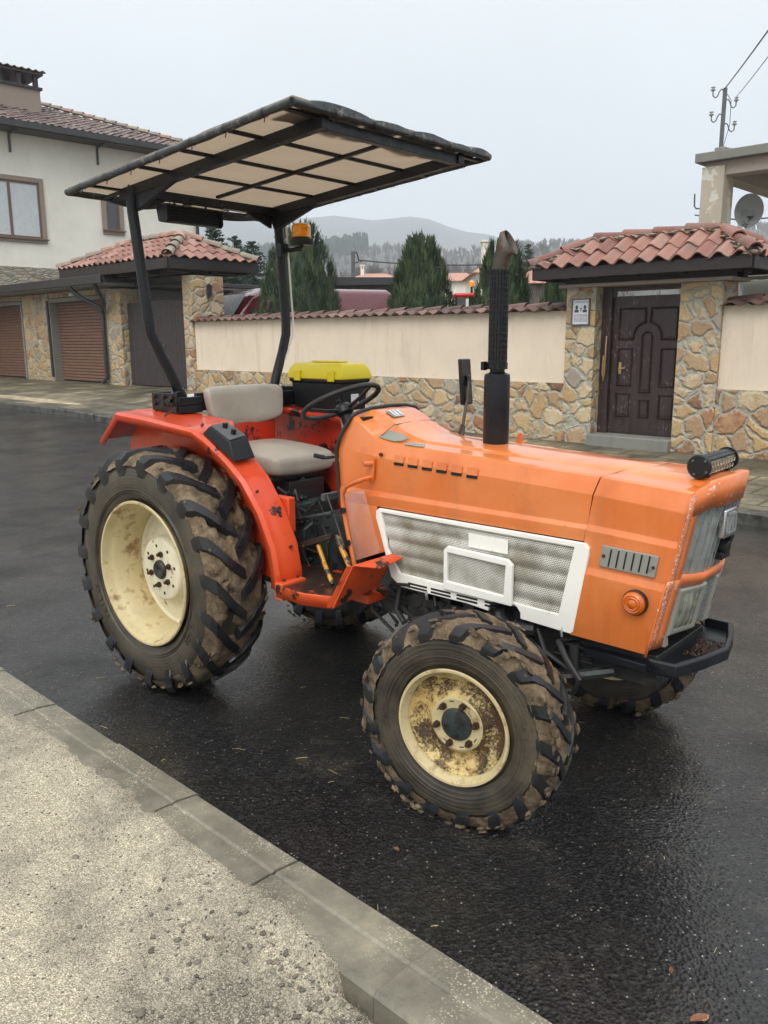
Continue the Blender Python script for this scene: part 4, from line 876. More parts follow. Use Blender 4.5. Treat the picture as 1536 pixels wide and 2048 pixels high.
# ---- wheels: built for the right-hand side (outer side towards -y), mirrored for the left
def tyre(R,hw,rb,n,lh,dm,wl,phase,seed):
    q_=1 if R>.5 else .62
    c=R-lh; b=MB(); P=[(.70,rb-.014),(.76,rb+.006),(.84,rb+.012),(.90,rb+.03),(.975,rb+.30*(c-rb)),(1.0,rb+.52*(c-rb)),(.985,rb+.70*(c-rb)),(.93,c-.040),(.84,c-.016),(.45,c-.003),(0,c)]
    prof=[(-y*hw,r) for y,r in P]+[(y*hw,r) for y,r in P[-2::-1]]
    b.lathe(prof,96)
    b.mat(0)
    for rr_ in (rb+.045,rb+.056):
        y=-(hw*.955); b.lathe([(y-.000,rr_-.003),(y-.004,rr_),(y,rr_+.003)],96)
    b.mat(1)
    st=[(-.07,R,-.07,c-.012,0,0,.8),(.34,R-.001,.34,c-.012,.30,.30,.86),(.68,R-.006,.66,c-.022,.66,.64,.95),(.92,R-.018,.84,c-.045,.92,.88,1.05),(1.05,R-.045,.92,c-.06,1.04,1.0,1.1),(1.065,R-.085*q_,.95,c-.09*q_,1.10,1.05,1.0),(1.02,R-.118*q_,.93,c-.112*q_,1.13,1.08,.7)]
    for sd in (-1,1):
        for i in range(n):
            a0=phase+2*PI*(i+(.5 if sd>0 else 0))/n; rings=[]
            for ty,trd,by,brd,dt_,db_,wf in st:
                w_=wl*wf; ring=[]
                for (y,r,dl,ww) in ((by,brd,db_,w_*.5+.013),(ty,trd,dt_,w_*.5),(ty,trd,dt_,-w_*.5),(by,brd,db_,-w_*.5-.013)):
                    a=a0+dl*dm+ww/R; ring.append((math.cos(a)*r,sd*y*hw,math.sin(a)*r))
                rings.append(ring)
            b.loft(rings)
    return b
def mudring(R,hw,lh,n,phase,dm,seed,fill=.75,thr=-.25):
    fill*=.80
    b=MB(); c=R-lh; NA=420; NY=26; rings=[]
    for j in range(NY+1):
        y=-1.02+2.04*j/NY; row=[]
        for i in range(NA):
            a=2*PI*i/NA; q=Vector((math.cos(a)*R*7,y*hw*9,math.sin(a)*R*7+seed)); nz=noise.noise(q)+.5*noise.noise(q*2.3)+.3*noise.noise(q*5.1)
            sh=1-max(0,(abs(y)-.62)/.40)**2*.9
            crown=c-.045*max(0,(abs(y)-.55)/.5)**2
            hgt=lh*(fill+.26*nz)*sh; 
            if nz<thr: hgt=hgt*max(0,1+(nz-thr)*5)-.012
            hgt=min(hgt,lh*.86)
            r=crown+hgt+.004*noise.noise(q*9); ex=1.0+.05*max(0,nz)
            row.append((math.cos(a)*r,y*hw*ex,math.sin(a)*r))
        rings.append(row)
    fs=[]; vs=[p for r in rings for p in r]
    for j in range(NY):
        for i in range(NA): k2=(i+1)%NA; fs.append((j*NA+i,j*NA+k2,(j+1)*NA+k2,(j+1)*NA+i))
    b.add(vs,fs); return b
def clumps(b,R,hw,n,seed):                      # lumps that break the outline at the shoulders
    rr=random.Random(seed)
    for i in range(n):
        a=rr.random()*2*PI; y=(-1 if rr.random()<.6 else 1)*hw*rr.uniform(.80,1.03); r=R*rr.uniform(.925,.985); s_=rr.uniform(.004,.011)
        bm=bmesh.new(); bmesh.ops.create_icosphere(bm,subdivisions=2,radius=1)
        vs=[v.co*s_*(1+.9*noise.noise(v.co*1.6+Vector((i,0,seed)))) for v in bm.verts]
        b.add(vs,[[v.index for v in f.verts] for f in bm.faces],Matrix.Translation((math.cos(a)*r,y,math.sin(a)*r))@Matrix.Rotation(-a,4,'Y')@Matrix.Diagonal((.7,1,1.8,1))); bm.free()
def bolts(parent,sg,n,r,y,hr,hl,ph=0):
    for i in range(n):
        a=2*PI*i/n+ph; p=Vector((math.cos(a)*r,y,math.sin(a)*r)); b=MB()
        b.tube([p+Vector((0,.004,0)),p+Vector((0,-hl*.5,0))],hr*1.0,6); b.tube([p+Vector((0,-hl*.4,0)),p+Vector((0,-hl,0))],hr*.62,8)
        tb(mir(b,sg),'wheel_nut',M['nut'],parent)
def lettering(parent,sg,word,size,r,y,a0,slope=0):
    cu=bpy.data.curves.new('t','FONT'); cu.body=word; cu.size=size; cu.extrude=.002; cu.resolution_u=2; cu.shear=.25 if slope else 0; cu.space_character=1.1
    ob=bpy.data.objects.new('t',cu); COL.objects.link(ob); bpy.context.view_layer.update()
    me=bpy.data.meshes.new_from_object(ob.evaluated_get(bpy.context.evaluated_depsgraph_get())); b=MB(); vs=[]
    for v in me.vertices:
        a=a0-v.co.x/r; R_=r+v.co.y; vs.append((math.cos(a)*R_,y-v.co.z-.5*abs(0),math.sin(a)*R_))
    b.add(vs,[list(p.vertices) for p in me.polygons]); bpy.data.objects.remove(ob); bpy.data.meshes.remove(me)
    tb(mir(b,sg),'tyre_lettering',M['tyre'],parent,smooth=0)
def rear_wheel(sg,label):
    R,hw,rb=.602,.150,.352; b=MB()
    # dished disc and hub plate
    prof=[(.02,.30),(.050,.298),(.058,.28),(.045,.22),(.030,.172),(.022,.164),(-.022,.158),(-.031,.151),(-.035,.142),(-.033,.02),(-.033,.0001)]
    b.lathe(prof,64); b.mat(1).lathe([(-.034,.0001),(-.048,.02),(-.050,.040),(-.042,.047),(-.032,.048)],32)
    b.mat(1)
    for i in range(8):
        a=2*PI*i/8+.2; p=Vector((math.cos(a)*.118,-.0335,math.sin(a)*.118)); b.lathe([(-.002,.0001),(-.002,.0085)],12,M=Matrix.Translation(p))
    b.mat(0)
    w_=tb(mir(b,sg),'rear_wheel',[M['rustspot'],M['blackm']],loc=(.022,-.585*1 if sg>0 else .585,.592)); w_['label']=label
    b=MB(); b.lathe([(-.135,.352),(-.142,.356),(-.148,.352),(-.147,.343),(-.128,.334),(-.112,.330),(-.100,.322),(-.085,.305),(-.03,.298),(-.02,.294),(.0,.292),(.04,.292),(.06,.300),(.10,.325),(.13,.334),(.148,.345),(.142,.356),(.135,.352)],96)
    tb(mir(b,sg),'rim',M['cream'],w_,smooth=50)
    ph=.13 if sg>0 else .3
    tb(mir(tyre(R,hw,rb,19,.040,.30,.060,ph,1),sg),'tyre',[M['tyre'],M['lug']],w_,smooth=24)
    b=mudring(R,hw,.040,20,ph,.3,3+sg,.60,-.32); clumps(b,R,hw,90,4+sg); tb(mir(b,sg),'caked_mud',M['mud'],w_,smooth=70)
    if sg>0: lettering(w_,sg,'PETLAS',.052,.412,-.1497,math.radians(222)); lettering(w_,sg,'12.4-28',.04,.418,-.1497,math.radians(-20))
    bolts(w_,sg,6,.080,-.033,.0145,.026,.35)
    return w_
def front_wheel(sg,label):
    R,hw,rb=.391,.095,.212; b=MB()
    prof=[(-.064,.187),(-.058,.184),(-.044,.170),(-.034,.152),(-.031,.138),(-.034,.122),(-.046,.108),(-.055,.100),(-.058,.092),(-.056,.085),(-.056,.04),(-.056,.0001)]
    b.lathe(prof[:8],64); b.mat(1).lathe(prof[7:],64)
    b.mat(2).lathe([(-.055,.060),(-.062,.058),(-.066,.05),(-.067,.0001)],40)
    b.mat(3)
    for i in range(8):
        a=2*PI*i/8+.25; M4=Matrix.Rotation(-a,4,'Y')@Matrix.Translation((.084,-.0555,0)); b.box(-.002,.002,-.001,0,-.009,.009,M4)
    b.mat(0)
    sa=math.radians(9); w_=tb(mir(b,sg),'front_wheel',[M['rimrust'],M['cream'],M['green'],M['blackm']],loc=(1.835,-.610,.374) if sg>0 else (1.835,.600,.376),rot=(0,0,sa)); w_['label']=label
    b=MB(); b.lathe([(-.083,.207),(-.091,.214),(-.098,.211),(-.097,.203),(-.084,.196),(-.076,.192),(-.072,.189),(-.062,.187),(-.03,.178),(.0,.172),(.03,.170),(.07,.186),(.095,.200),(.104,.212),(.096,.214)],80)
    tb(mir(b,sg),'rim',M['cream'],w_,smooth=50)
    ph=.05
    tb(mir(tyre(R,hw,rb,17,.033,.36,.044,ph,2),sg),'tyre',[M['tyre'],M['lug']],w_,smooth=24)
    b=mudring(R,hw,.033,18,ph,.3,13+sg,.84,-.40); clumps(b,R,hw,150,8+sg); tb(mir(b,sg),'caked_mud',M['mud'],w_,smooth=70)
    if sg>0: lettering(w_,sg,'Petlas',.040,.262,-.0948,math.radians(192),1); lettering(w_,sg,'7.50-16',.032,.268,-.0948,math.radians(28))
    bolts(w_,sg,6,.077,-.055,.013,.026,.2)
    return w_
rear_wheel(1,'near rear wheel with deep cream rim'); rear_wheel(-1,'far rear wheel seen under the tractor')
front_wheel(1,'near front wheel with rust-eaten cream rim'); front_wheel(-1,'far front wheel seen behind the bumper')
# ---- hood sheet
def rear_x(z):
    t=[(.737,.993),(1.025,.895),(1.213,.882),(1.30,.915),(1.356,.955),(1.40,1.0)]
    for (a,xa),(c,xc) in zip(t,t[1:]):
        if z<=c: return xa+(xc-xa)*max(0,(z-a))/(c-a)
    return t[-1][1]
def lerp(a,c,t): return a+(c-a)*t
def tab(T,x):
    if x<=T[0][0]: return T[0][1]
    for (a,va),(c,vc) in zip(T,T[1:]):
        if x<=c: return va+(vc-va)*(x-a)/(c-a)
    return T[-1][1]
ZC=[(.90,1.375),(.96,1.358),(1.02,1.318),(1.083,1.272),(1.16,1.258),(1.25,1.252),(1.6,1.239),(2.1,1.219),(2.46,1.198)]
ZF=[(.88,1.22),(1.0,1.212),(1.2,1.196),(1.6,1.180),(2.1,1.159),(2.46,1.135)]
ZT=[(.95,1.395),(1.02,1.385),(1.10,1.345),(1.18,1.302),(1.27,1.280),(1.6,1.268),(2.1,1.247),(2.25,1.243),(2.46,1.236)]
XS=[0,.04,.08,.12,.16,.20,.26,.32,.38,.5,.7,1.0,1.218]
def hrow(kind,x0,x1,yf,zf):
    row=[]
    for q in XS:
        f=q/XS[-1]; x=x0+(x1-x0)*f; row.append((x,yf(x),zf(x)))
    return row
def wy(x): return -.255+.0*(x)
half=[]
half.append(hrow('',rear_x(.99),2.085,lambda x:-.258,lambda x:.992))
half.append(hrow('',rear_x(1.036),2.09,lambda x:-.258,lambda x:1.036))
half.append(hrow('',rear_x(1.056),2.092,lambda x:-.247,lambda x:1.056-.005*(x-1)))
half.append(hrow('',rear_x(1.21),2.105,lambda x:-.247,lambda x:tab(ZF,x)))
half.append(hrow('',.90,2.112,lambda x:-.236,lambda x:lerp(tab(ZF,x),tab(ZC,x),.5)))
half.append(hrow('',.945,2.118,lambda x:-.224,lambda x:tab(ZC,x)))
half.append(hrow('',.955,2.125,lambda x:-.212,lambda x:tab(ZC,x)+.006))
half.append(hrow('',.962,2.14,lambda x:-.150,lambda x:tab(ZC,x)+.007+.2*(tab(ZT,x)-tab(ZC,x))))
half.append(hrow('',.968,2.165,lambda x:-.128,lambda x:tab(ZT,x)-.006))
half.append(hrow('',.985,2.225,lambda x:-.095,lambda x:tab(ZT,x)))
half.append(hrow('',1.0,2.235,lambda x:0,lambda x:tab(ZT,x)+.004))
full=half+[[(x,-y,z) for x,y,z in r] for r in half[-2::-1]]
b=MB(); b.grid(full)
for sg in (-1,1):                      # rear cheek below the mesh panel's front edge
    y=sg*.258
    b.add([(rear_x(.737),y,.737),(1.165,y,.806),(1.118,y,.93),(1.118,y,.992),(rear_x(.99),y,.992)],[(0,1,2,3,4)])
    b.add([(rear_x(.737),y,.737),(1.165,y,.806),(1.165,y*.88,.806),(rear_x(.737),y*.88,.737)],[(0,1,2,3)])
hood=tb(b,'hood',M['hood'],smooth=10); sol=hood.modifiers.new('s','SOLIDIFY'); sol.thickness=.004; sol.offset=-1
bv=hood.modifiers.new('bevel','BEVEL'); bv.width=.003; bv.segments=2; bv.limit_method='ANGLE'; bv.angle_limit=math.radians(14)
# vents on the side: louvre pressings with dark slots
for i in range(6):
    x=1.205+i*.0735; b=MB(); z=1.180-.0*(i)
    zz=tab(ZF,x)-.004
    b.add([(x,-.2475,zz+.006),(x+.052,-.2475,zz+.005),(x+.052,-.2520,zz-.002),(x,-.2520,zz-.001),(x+.004,-.2475,zz+.028),(x+.052,-.2475,zz+.027)],[(3,2,5,4),(0,3,4),(1,5,2)])
    tb(b,'louvre',M['hood'],hood,smooth=0)
    b=MB(); b.box(x+.002,x+.050,-.2518,-.246,zz-.0135,zz-.0015); tb(b,'vent_slot',M['plastic'],hood)
# weld tab and bolts on the hood
b=MB(); b.prism([(1.53,1.262),(1.56,1.262),(1.563,1.298),(1.55,1.302),(1.533,1.285)],1,.17,.178); b.box(1.53,1.57,.165,.20,1.255,1.265); tb(b,'hood_catch',M['hood'],hood,bevel=.002)
b=MB(); b.tube([(1.135,-.247,1.215),(1.135,-.256,1.215)],.008,8); tb(b,'bolt',M['nut'],hood)
# grey patches and emblem on the dash top
b=MB(); pp=[(1.085,-.208),(1.13,-.210),(1.175,-.206),(1.205,-.192),(1.215,-.172),(1.20,-.158),(1.16,-.150),(1.10,-.152)]
b.add([(x,y,tab(ZC,x)+.010+(y+.208)*.45+.02*max(0,1.13-x)) for x,y in pp],[list(range(8))]); 
b.add([(1.23,-.215,1.2605),(1.33,-.212,1.257),(1.32,-.185,1.263),(1.24,-.185,1.268)],[(0,1,2,3)])
tp_=tb(b,'tape_patch',M['greyp'],hood,smooth=0); so=tp_.modifiers.new('s','SOLIDIFY'); so.thickness=.003
b=MB(); sl=(tab(ZT,1.09)-tab(ZT,1.03))/.06
def dz(x): return tab(ZT,x)+.0065
b.add([(1.035,-.105,dz(1.035)),(1.085,-.105,dz(1.085)),(1.085,-.03,dz(1.085)),(1.035,-.03,dz(1.035))],[(0,1,2,3)]); em=tb(b,'emblem_sticker',M['greyp'],hood,smooth=0); so=em.modifiers.new('s','SOLIDIFY'); so.thickness=.002; so.offset=1
b=MB()
for i in range(3): y=-.092+i*.024; b.add([(1.04,y,dz(1.04)+.003),(1.075-.004*(i%2),y,dz(1.075)+.003),(1.078,y+.012,dz(1.078)+.003),(1.04,y+.015,dz(1.04)+.003)],[(0,1,2,3)])
b.add([(1.079,-.095,dz(1.079)+.003),(1.079,-.035,dz(1.079)+.003),(1.083,-.035,dz(1.083)+.003),(1.083,-.095,dz(1.083)+.003)],[(0,1,2,3)]); tb(b,'emblem_bars',M['paper'],em,smooth=0)
b=MB(); b.tube([(1.088,-.213,tab(ZC,1.088)+.006)]+[(1.12+.0*q,-.15+.3*q/6,tab(ZT,1.12+.0*q)-.004+.006*math.sin(PI*q/6)) for q in range(7)],.0016,5); tb(b,'panel_gap',M['ink'],hood)
# rubber edging round the rear of the hood and the dash panel below the wheel
path=[(rear_x(z)-.004,-.256,z) for z in (.74,.85,.95,1.025,1.12,1.213,1.26)]+[(.918,-.244,1.31),(.947,-.228,1.362),(.955,-.20,1.378),(.962,-.12,1.392),(.975,0,1.398)]
path+= [(x,-y,z) for x,y,z in path[-2::-1]]
b=MB(); b.tube(path,.0085,8); tb(b,'edge_rubber',M['rubberb'],hood)
b=MB(); b.loft([[(rear_x(z)+.02,s_*.245,z) for s_ in (-1,1)]+[(rear_x(z)+.06,s_*.245,z) for s_ in (1,-1)] for z in (.74,1.0,1.21)]+[[(.965,-.20,1.36),(.965,.20,1.36),(1.0,.2,1.36),(1.0,-.2,1.36)]]); tb(b,'dash_panel',M['plastic'])
# ---- nose
def nrow(x0,x1,y,z0,z1,n=6): return [(lerp(x0,x1,i/n),y,lerp(z0,z1,i/n)) for i in range(n+1)]
def ny(t): return t
rows=[nrow(2.052,2.345,-.268,.642,.637),nrow(2.078,2.392,-.268,.880,.868),nrow(2.082,2.400,-.258,.903,.892)]
rows+=[nrow(2.089,2.424,-.258,1.034,1.018),nrow(2.092,2.428,-.247,1.054,1.038),nrow(2.109,2.448,-.247,1.159,1.135),nrow(2.122,2.455,-.224,1.219,1.198),nrow(2.129,2.457,-.212,1.225,1.204),nrow(2.145,2.462,-.150,1.229,1.212),nrow(2.170,2.466,-.128,1.240,1.228),nrow(2.230,2.474,-.095,1.247,1.236),nrow(2.240,2.480,0,1.250,1.240)]
full=rows+[[(x,-y,z) for x,y,z in r] for r in rows[-2::-1]]
b=MB(); b.grid(full); nose=tb(b,'nose_cowl',M['hood'],smooth=10); sol=nose.modifiers.new('s','SOLIDIFY'); sol.thickness=.004; sol.offset=-1
bv=nose.modifiers.new('bevel','BEVEL'); bv.width=.003; bv.segments=2; bv.limit_method='ANGLE'; bv.angle_limit=math.radians(14)
# front surround: outer outline follows the nose, inner openings for grille and lamps
def fx_(y,z): 
    xe=tab([(.60,2.335),(.637,2.345),(.87,2.392),(.90,2.402),(1.15,2.448),(1.24,2.462)],z); a=abs(y)
    return xe+ (.05 if a<.09 else .05*(1-((a-.09)/.16)))*(1 if z>.62 else 1)
def fp(y,z,d=0): return (fx_(y,z)+d,y,z)
b=MB()
YS=[-.262,-.215,-.15,-.09,0,.09,.15,.215,.262]
def band(z0f,z1f,ys,d=0,ex=.006):
    r0=[fp(y,z0f(y),d) for y in ys]; r1=[fp(y,z1f(y),d) for y in ys]; b.grid([r0,r1]); return r0,r1
ztop=lambda y: 1.240-.042*max(0,(abs(y)-.13)/.13)
gtop=lambda y: 1.150-.02*max(0,(abs(y)-.17)/.05)
gbot=lambda y: .905+.015*max(0,(abs(y)-.12)/.1)
hb=lambda y: .872
band(ztop,gtop,YS); band(gbot,hb,YS)
POSTS=[]
for sg in (-1,1):
    c_=MB(); ys=[sg*.262,sg*.212]; c_.grid([[fp(sg*.262,z,.002),fp(sg*.238,z,.002)] for z in (1.198,1.12,1.0,.905,.87)]); b.grid([[fp(sg*.240,z),fp(sg*.212,z)] for z in (1.198,1.12,1.0,.905,.87)])
    c_.grid([[fp(sg*.270,z,.003),fp(sg*.238,z,.003)] for z in (.905,.88,.80,.70,.655)]); b.grid([[fp(sg*.240,z,.001),fp(sg*.202,z,.001)] for z in (.905,.88,.80,.70,.655)]); POSTS.append(c_)
# top lip and side lips that join to the nose
r0=[(tab([(0,2.480),(.095,2.474),(.15,2.462),(.262,2.455)],abs(y)),y,ztop(y)) for y in YS]; b.grid([r0,[fp(y,ztop(y)) for y in YS]])
for sg in (-1,1):
    b.grid([[(tab([(.637,2.343),(.868,2.390),(.892,2.398),(1.198,2.453)],z),sg*(.262 if z>.9 else .270),z),fp(sg*(.262 if z>.9 else .270),z)] for z in (.632,.70,.80,.88,.905,1.0,1.12,1.198)])
    # inner returns of the grille opening
    b.grid([[fp(sg*.212,z),fp(sg*.212,z,-.03)] for z in (1.14,1.0,.91)])
yi=[-.212,-.15,-.09,0,.09,.15,.212]; b.grid([[fp(y,gtop(y)) for y in yi],[fp(y,gtop(y),-.03) for y in yi]]); b.grid([[fp(y,gbot(y)) for y in yi],[fp(y,gbot(y),-.03) for y in yi]])
M['surround']=paint('worn_surround_paint',S(224,116,56),S(232,140,84),S(226,214,196),.60,30)
M['post']=paint('worn_edge_paint',S(218,112,62),S(224,136,92),S(226,214,198),.525,150)
su=tb(b,'grille_surround',M['surround'],smooth=30)
for c_ in POSTS: o=tb(c_,'surround_post',M['post'],su,smooth=30); so=o.modifiers.new('s','SOLIDIFY'); so.thickness=.004; so.offset=0; so=su.modifiers.new('s','SOLIDIFY'); so.thickness=.004; so.offset=0
# grille: corrugated backing with bars
b=MB(); rows=[]
n=64
for j in range(3):
    z=lerp(1.15,.90,j/2); rows.append([fp(lerp(-.21,.21,i/n),z,-.018+.006*math.cos(i*PI)) for i in range(n+1)])
b.grid(rows); gr=tb(b,'grille',M['grille'],smooth=30)
for j in range(22):
    y=-.20+j*.019; b=MB(); b.tube([fp(y,1.145,-.003),fp(y,1.118 if j%2 else .91,-.008)],.0020,5); tb(b,'grille_bar',M['grille'],gr)
b=MB(); b.box(fx_(0,1.07)-.012,fx_(0,1.07)+.014,-.055,.055,1.025,1.125); 
bd=tb(b,'badge',M['chrome'],bevel=.006)
b=MB(); X=fx_(0,1.07)+.0145
b.box(X,X+.004,-.045,-.037,1.04,1.11); b.box(X,X+.004,.037,.045,1.04,1.11); b.box(X,X+.004,-.045,.045,1.102,1.11); b.box(X,X+.004,-.045,.045,1.04,1.048); b.prism([(-.028,1.052),(-.016,1.052),(-.006,1.075),(.004,1.052),(.016,1.052),(.022,1.098),(.012,1.098),(.006,1.072),(-.004,1.098),(-.014,1.072),(-.018,1.098),(-.028,1.098)],0,X,X+.004); tb(b,'badge_relief',M['grille'],bd)
b=MB(); b.cyl((2.44,.03,.985),(2.485,.03,.975),.028,14); b.cyl((2.46,.05,1.015),(2.49,.05,1.01),.018,12); b.box(2.45,2.48,-.01,.07,.94,.965); tb(b,'grille_lock',M['plastic'],bevel=.003)
# head lamps and the small mesh between them
for sg in (-1,1):
    y0,y1=(.048,.200); b=MB()
    def hq(y,z,d): return (fx_(sg*y,z)+d,sg*y,z)
    ring=lambda a0,a1,z0,z1,d:[hq(a0,z0,d),hq(a1,z0,d),hq(a1,z1,d),hq(a0,z1,d)]
    b.loft([ring(y0,y1,.690,.868,-.05),ring(y0,y1,.690,.868,.004),ring(y0+.008,y1-.008,.70,.86,.012),ring(y0+.020,y1-.020,.712,.850,.010),ring(y0+.022,y1-.022,.714,.848,-.02)],caps=False)
    h=tb(b,'headlight',M['greyp'],smooth=25)
    b=MB(); rows=[]
    for j in range(9):
        z=lerp(.712,.850,j/8); rows.append([hq(lerp(y0+.02,y1-.02,i/24),z,.002+.006*math.sin(PI*j/8)*math.sin(PI*i/24)+.0012*math.sin(i*2.2)) for i in range(25)])
    b.grid(rows); tb(b,'lens',M['lens'],h,smooth=60)
    b=MB(); b.prism([(sg*.175,.655),(sg*.203,.655),(sg*.206,.75),(sg*.196,.76)],0,2.350,2.378) ; tb(b,'lamp_corner',M['greyp'],h)
b=MB(); b.grid([[fp(y,.866,-.008) for y in (-.06,0,.06)],[fp(y,.70,-.008) for y in (-.06,0,.06)]]); 
for i in range(7): y=-.05+i*.0166; b.tube([fp(y,.862,-.004),fp(y,.70,-.004)],.002,4)
for i in range(7): z=.72+i*.022; b.tube([fp(-.058,z,-.003),fp(.058,z,-.003)],.0015,4)
tb(b,'centre_mesh',M['grille'])
# grey louvre plate and indicator on the side of the nose
for sg in (-1,1):
    b=MB(); y=sg*.258
    pl=[(2.150,.915),(2.352,.908),(2.362,.985),(2.160,.992)]
    b.prism([(x,z) for x,z in pl],1,min(y,y*1.03),max(y,y*1.03)); lp=tb(b,'side_louvre',M['greyp'],bevel=.003)
    b=MB()
    for i in range(6):
        x=2.184+i*.0275; b.prism([(x,.921),(x+.005,.921),(x+.014,.982),(x+.009,.982)],1,min(y*1.031,y*1.038),max(y*1.031,y*1.038))
    tb(b,'slot',M['plastic'],lp,smooth=0)
    b=MB(); 
    for x,z in ((2.168,.955),(2.346,.945)): b.cyl((x,y*1.03,z),(x,y*1.045,z),.006,8)
    tb(b,'screw',M['nut'],lp)
    b=MB(); b.lathe([(-.006,.0001),(-.006,.044),(.010,.044),(.014,.041)],32,M=Matrix.Translation((2.295,sg*.274,.816))@Matrix.Rotation(PI if sg>0 else 0,4,'X')@Matrix.Rotation(PI,4,'X')); base=tb(b,'indicator',M['plastic'])
    b=MB(); b.lathe([(0,.041),(-.012,.040),(-.022,.034),(-.024,.030),(-.022,.026),(-.027,.022),(-.025,.016),(-.029,.010),(-.030,.0001)],32,M=Matrix.Translation((2.295,sg*.280,.816))@(Matrix.Rotation(PI,4,'X') if sg>0 else Matrix.Identity(4))); tb(b,'amber_lens',M['amber'],base,smooth=50)
# ---- white mesh side panel
def side_panel(sg):
    y=sg*.262
    out=[(1.137,.988),(2.098,.988),(2.112,.972),(2.112,.945),(2.065,.655),(2.055,.646),(1.845,.656)]
    out+=[(1.775+.075*math.cos(a)*1.0,.655+.062*math.sin(a)) for a in [PI*i/8 for i in range(0,9)]][1:]
    out+=[(1.60,.664),(1.262,.665),(1.205,.700),(1.145,.880),(1.120,.945),(1.122,.975)]
    inn=[(1.178,.955),(2.035,.948),(1.985,.70),(1.985,.70),(1.285,.717),(1.262,.735)]
    b=MB(); bm=bmesh.new()
    def loop(pts,yy): return [bm.verts.new((x,yy,z)) for x,z in pts]
    vo=loop(out,y); vi=loop([(1.150,.972),(1.60,.970),(2.056,.968),(2.004,.708),(1.60,.718),(1.250,.724),(1.186,.82)],y)
    eo=[bm.edges.new((vo[i],vo[(i+1)%len(vo)])) for i in range(len(vo))]; ei=[bm.edges.new((vi[i],vi[(i+1)%len(vi)])) for i in range(len(vi))]
    bmesh.ops.triangle_fill(bm,edges=eo+ei,use_beauty=True)
    vs=[v.co.copy() for v in bm.verts]; fs=[[v.index for v in f.verts] for f in bm.faces]; bm.verts.index_update(); fs=[[v.index for v in f.verts] for f in bm.faces]
    b.add(vs,fs); bm.free(); p=tb(b,'side_panel',M['white'],smooth=0); so=p.modifiers.new('s','SOLIDIFY'); so.thickness=.016; so.offset=1 if False else 0
    bv=p.modifiers.new('b','BEVEL'); bv.width=.003; bv.segments=2; bv.limit_method='ANGLE'; bv.angle_limit=math.radians(50)
    b=MB(); rows=[]
    for j in range(41):
        t=j/40; z=lerp(.976,.700,t); f=t*4.6%1; wv=.010*(1-abs(2*f-1)**1.6) if True else 0
        rows.append([(lerp(lerp(1.14,1.235,t),lerp(2.064,2.0,t),i/30),sg*(.252+wv),z-.004*(i/30)) for i in range(31)])
    b.grid(rows); tb(b,'mesh_insert',M['perf'],p,smooth=60)
    b=MB(); 
    fr=[(1.492,.868),(1.510,.886),(1.790,.879),(1.812,.860),(1.812,.735),(1.812,.700),(1.492,.705)]
    bm=bmesh.new(); y2=sg*.275
    vo=[bm.verts.new((x,y2,z)) for x,z in fr]; vi=[bm.verts.new((x,y2,z)) for x,z in [(1.510,.860),(1.782,.853),(1.776,.735),(1.510,.742)]]
    eo=[bm.edges.new((vo[i],vo[(i+1)%len(vo)])) for i in range(len(vo))]; ei=[bm.edges.new((vi[i],vi[(i+1)%4])) for i in range(4)]
    bmesh.ops.triangle_fill(bm,edges=eo+ei,use_beauty=True); bm.verts.index_update(); b.add([v.co.copy() for v in bm.verts],[[v.index for v in f.verts] for f in bm.faces]); bm.free()
    q=tb(b,'raised_frame',M['white'],p,smooth=0); so=q.modifiers.new('s','SOLIDIFY'); so.thickness=.018; so.offset=0; bv=q.modifiers.new('b','BEVEL'); bv.width=.004; bv.segments=2; bv.limit_method='ANGLE'; bv.angle_limit=math.radians(50)
    b=MB(); b.add([(1.505,sg*.272,.865),(1.79,sg*.272,.858),(1.785,sg*.272,.73),(1.505,sg*.272,.737)],[(0,1,2,3)]); tb(b,'mesh_insert',M['perf'],p,smooth=0)
    b=MB(); b.box(1.600,1.780,min(sg*.266,sg*.264),max(sg*.266,sg*.264),.895,.950); tb(b,'plain_patch',M['white'],p)
    for x0 in (1.300,1.42,1.55,1.685):
        for dz_ in (0,-.014,):
            b=MB(); L=.10 if x0<1.6 else .055; b.box(x0,x0+L,min(sg*.2712,sg*.262),max(sg*.2712,sg*.262),.690+dz_-.004,.694+dz_); tb(b,'slot',M['plastic'],p)
    for x,z in ((1.40,.660),(2.02,.648)):
        b=MB(); b.tube([(x,sg*.262,z+.02),(x,sg*.275,z+.005),(x+.003,sg*.272,z-.02)],.006,6); tb(b,'latch',M['chrome'],p)
side_panel(-1); side_panel(1)
# ---- exhaust
b=MB(); b.lathe([(1.255,.0),(1.255,.050),(1.262,.0525),(1.535,.0525),(1.550,.050),(1.556,.034),(1.560,.030),(1.62,.029)],40,M=Matrix.Translation((1.54,0,0)),ax='z'); ex=tb(b,'exhaust',M['black'],smooth=40)
b=MB(); b.lathe([(1.570,.036),(1.570,.041),(1.595,.041),(1.595,.036)],32,M=Matrix.Translation((1.54,0,0)),ax='z'); b.box(1.49,1.505,-.045,-.02,1.566,1.60); tb(b,'clamp',M['black'],ex)
b=MB(); b.tube([(1.54,0,1.56),(1.54,0,1.93)],.026,20); tb(b,'inner_pipe',M['blackm'],ex)
b=MB(); n=20
for i in range(n):
    a=2*PI*i/n; c,s_=math.cos(a)*.037,math.sin(a)*.037; b.box(-.0035,.0035,-.0012,.0012,1.595,1.955,Matrix.Translation((1.54+c,s_,0))@Matrix.Rotation(a+PI/2,4,'Z'))
for i in range(17): z=1.60+i*.0218; b.lathe([(z,.0355),(z,.0385),(z+.006,.0385),(z+.006,.0355)],32,M=Matrix.Translation((1.54,0,0)),ax='z')
tb(b,'heat_guard',M['plastic'],ex)
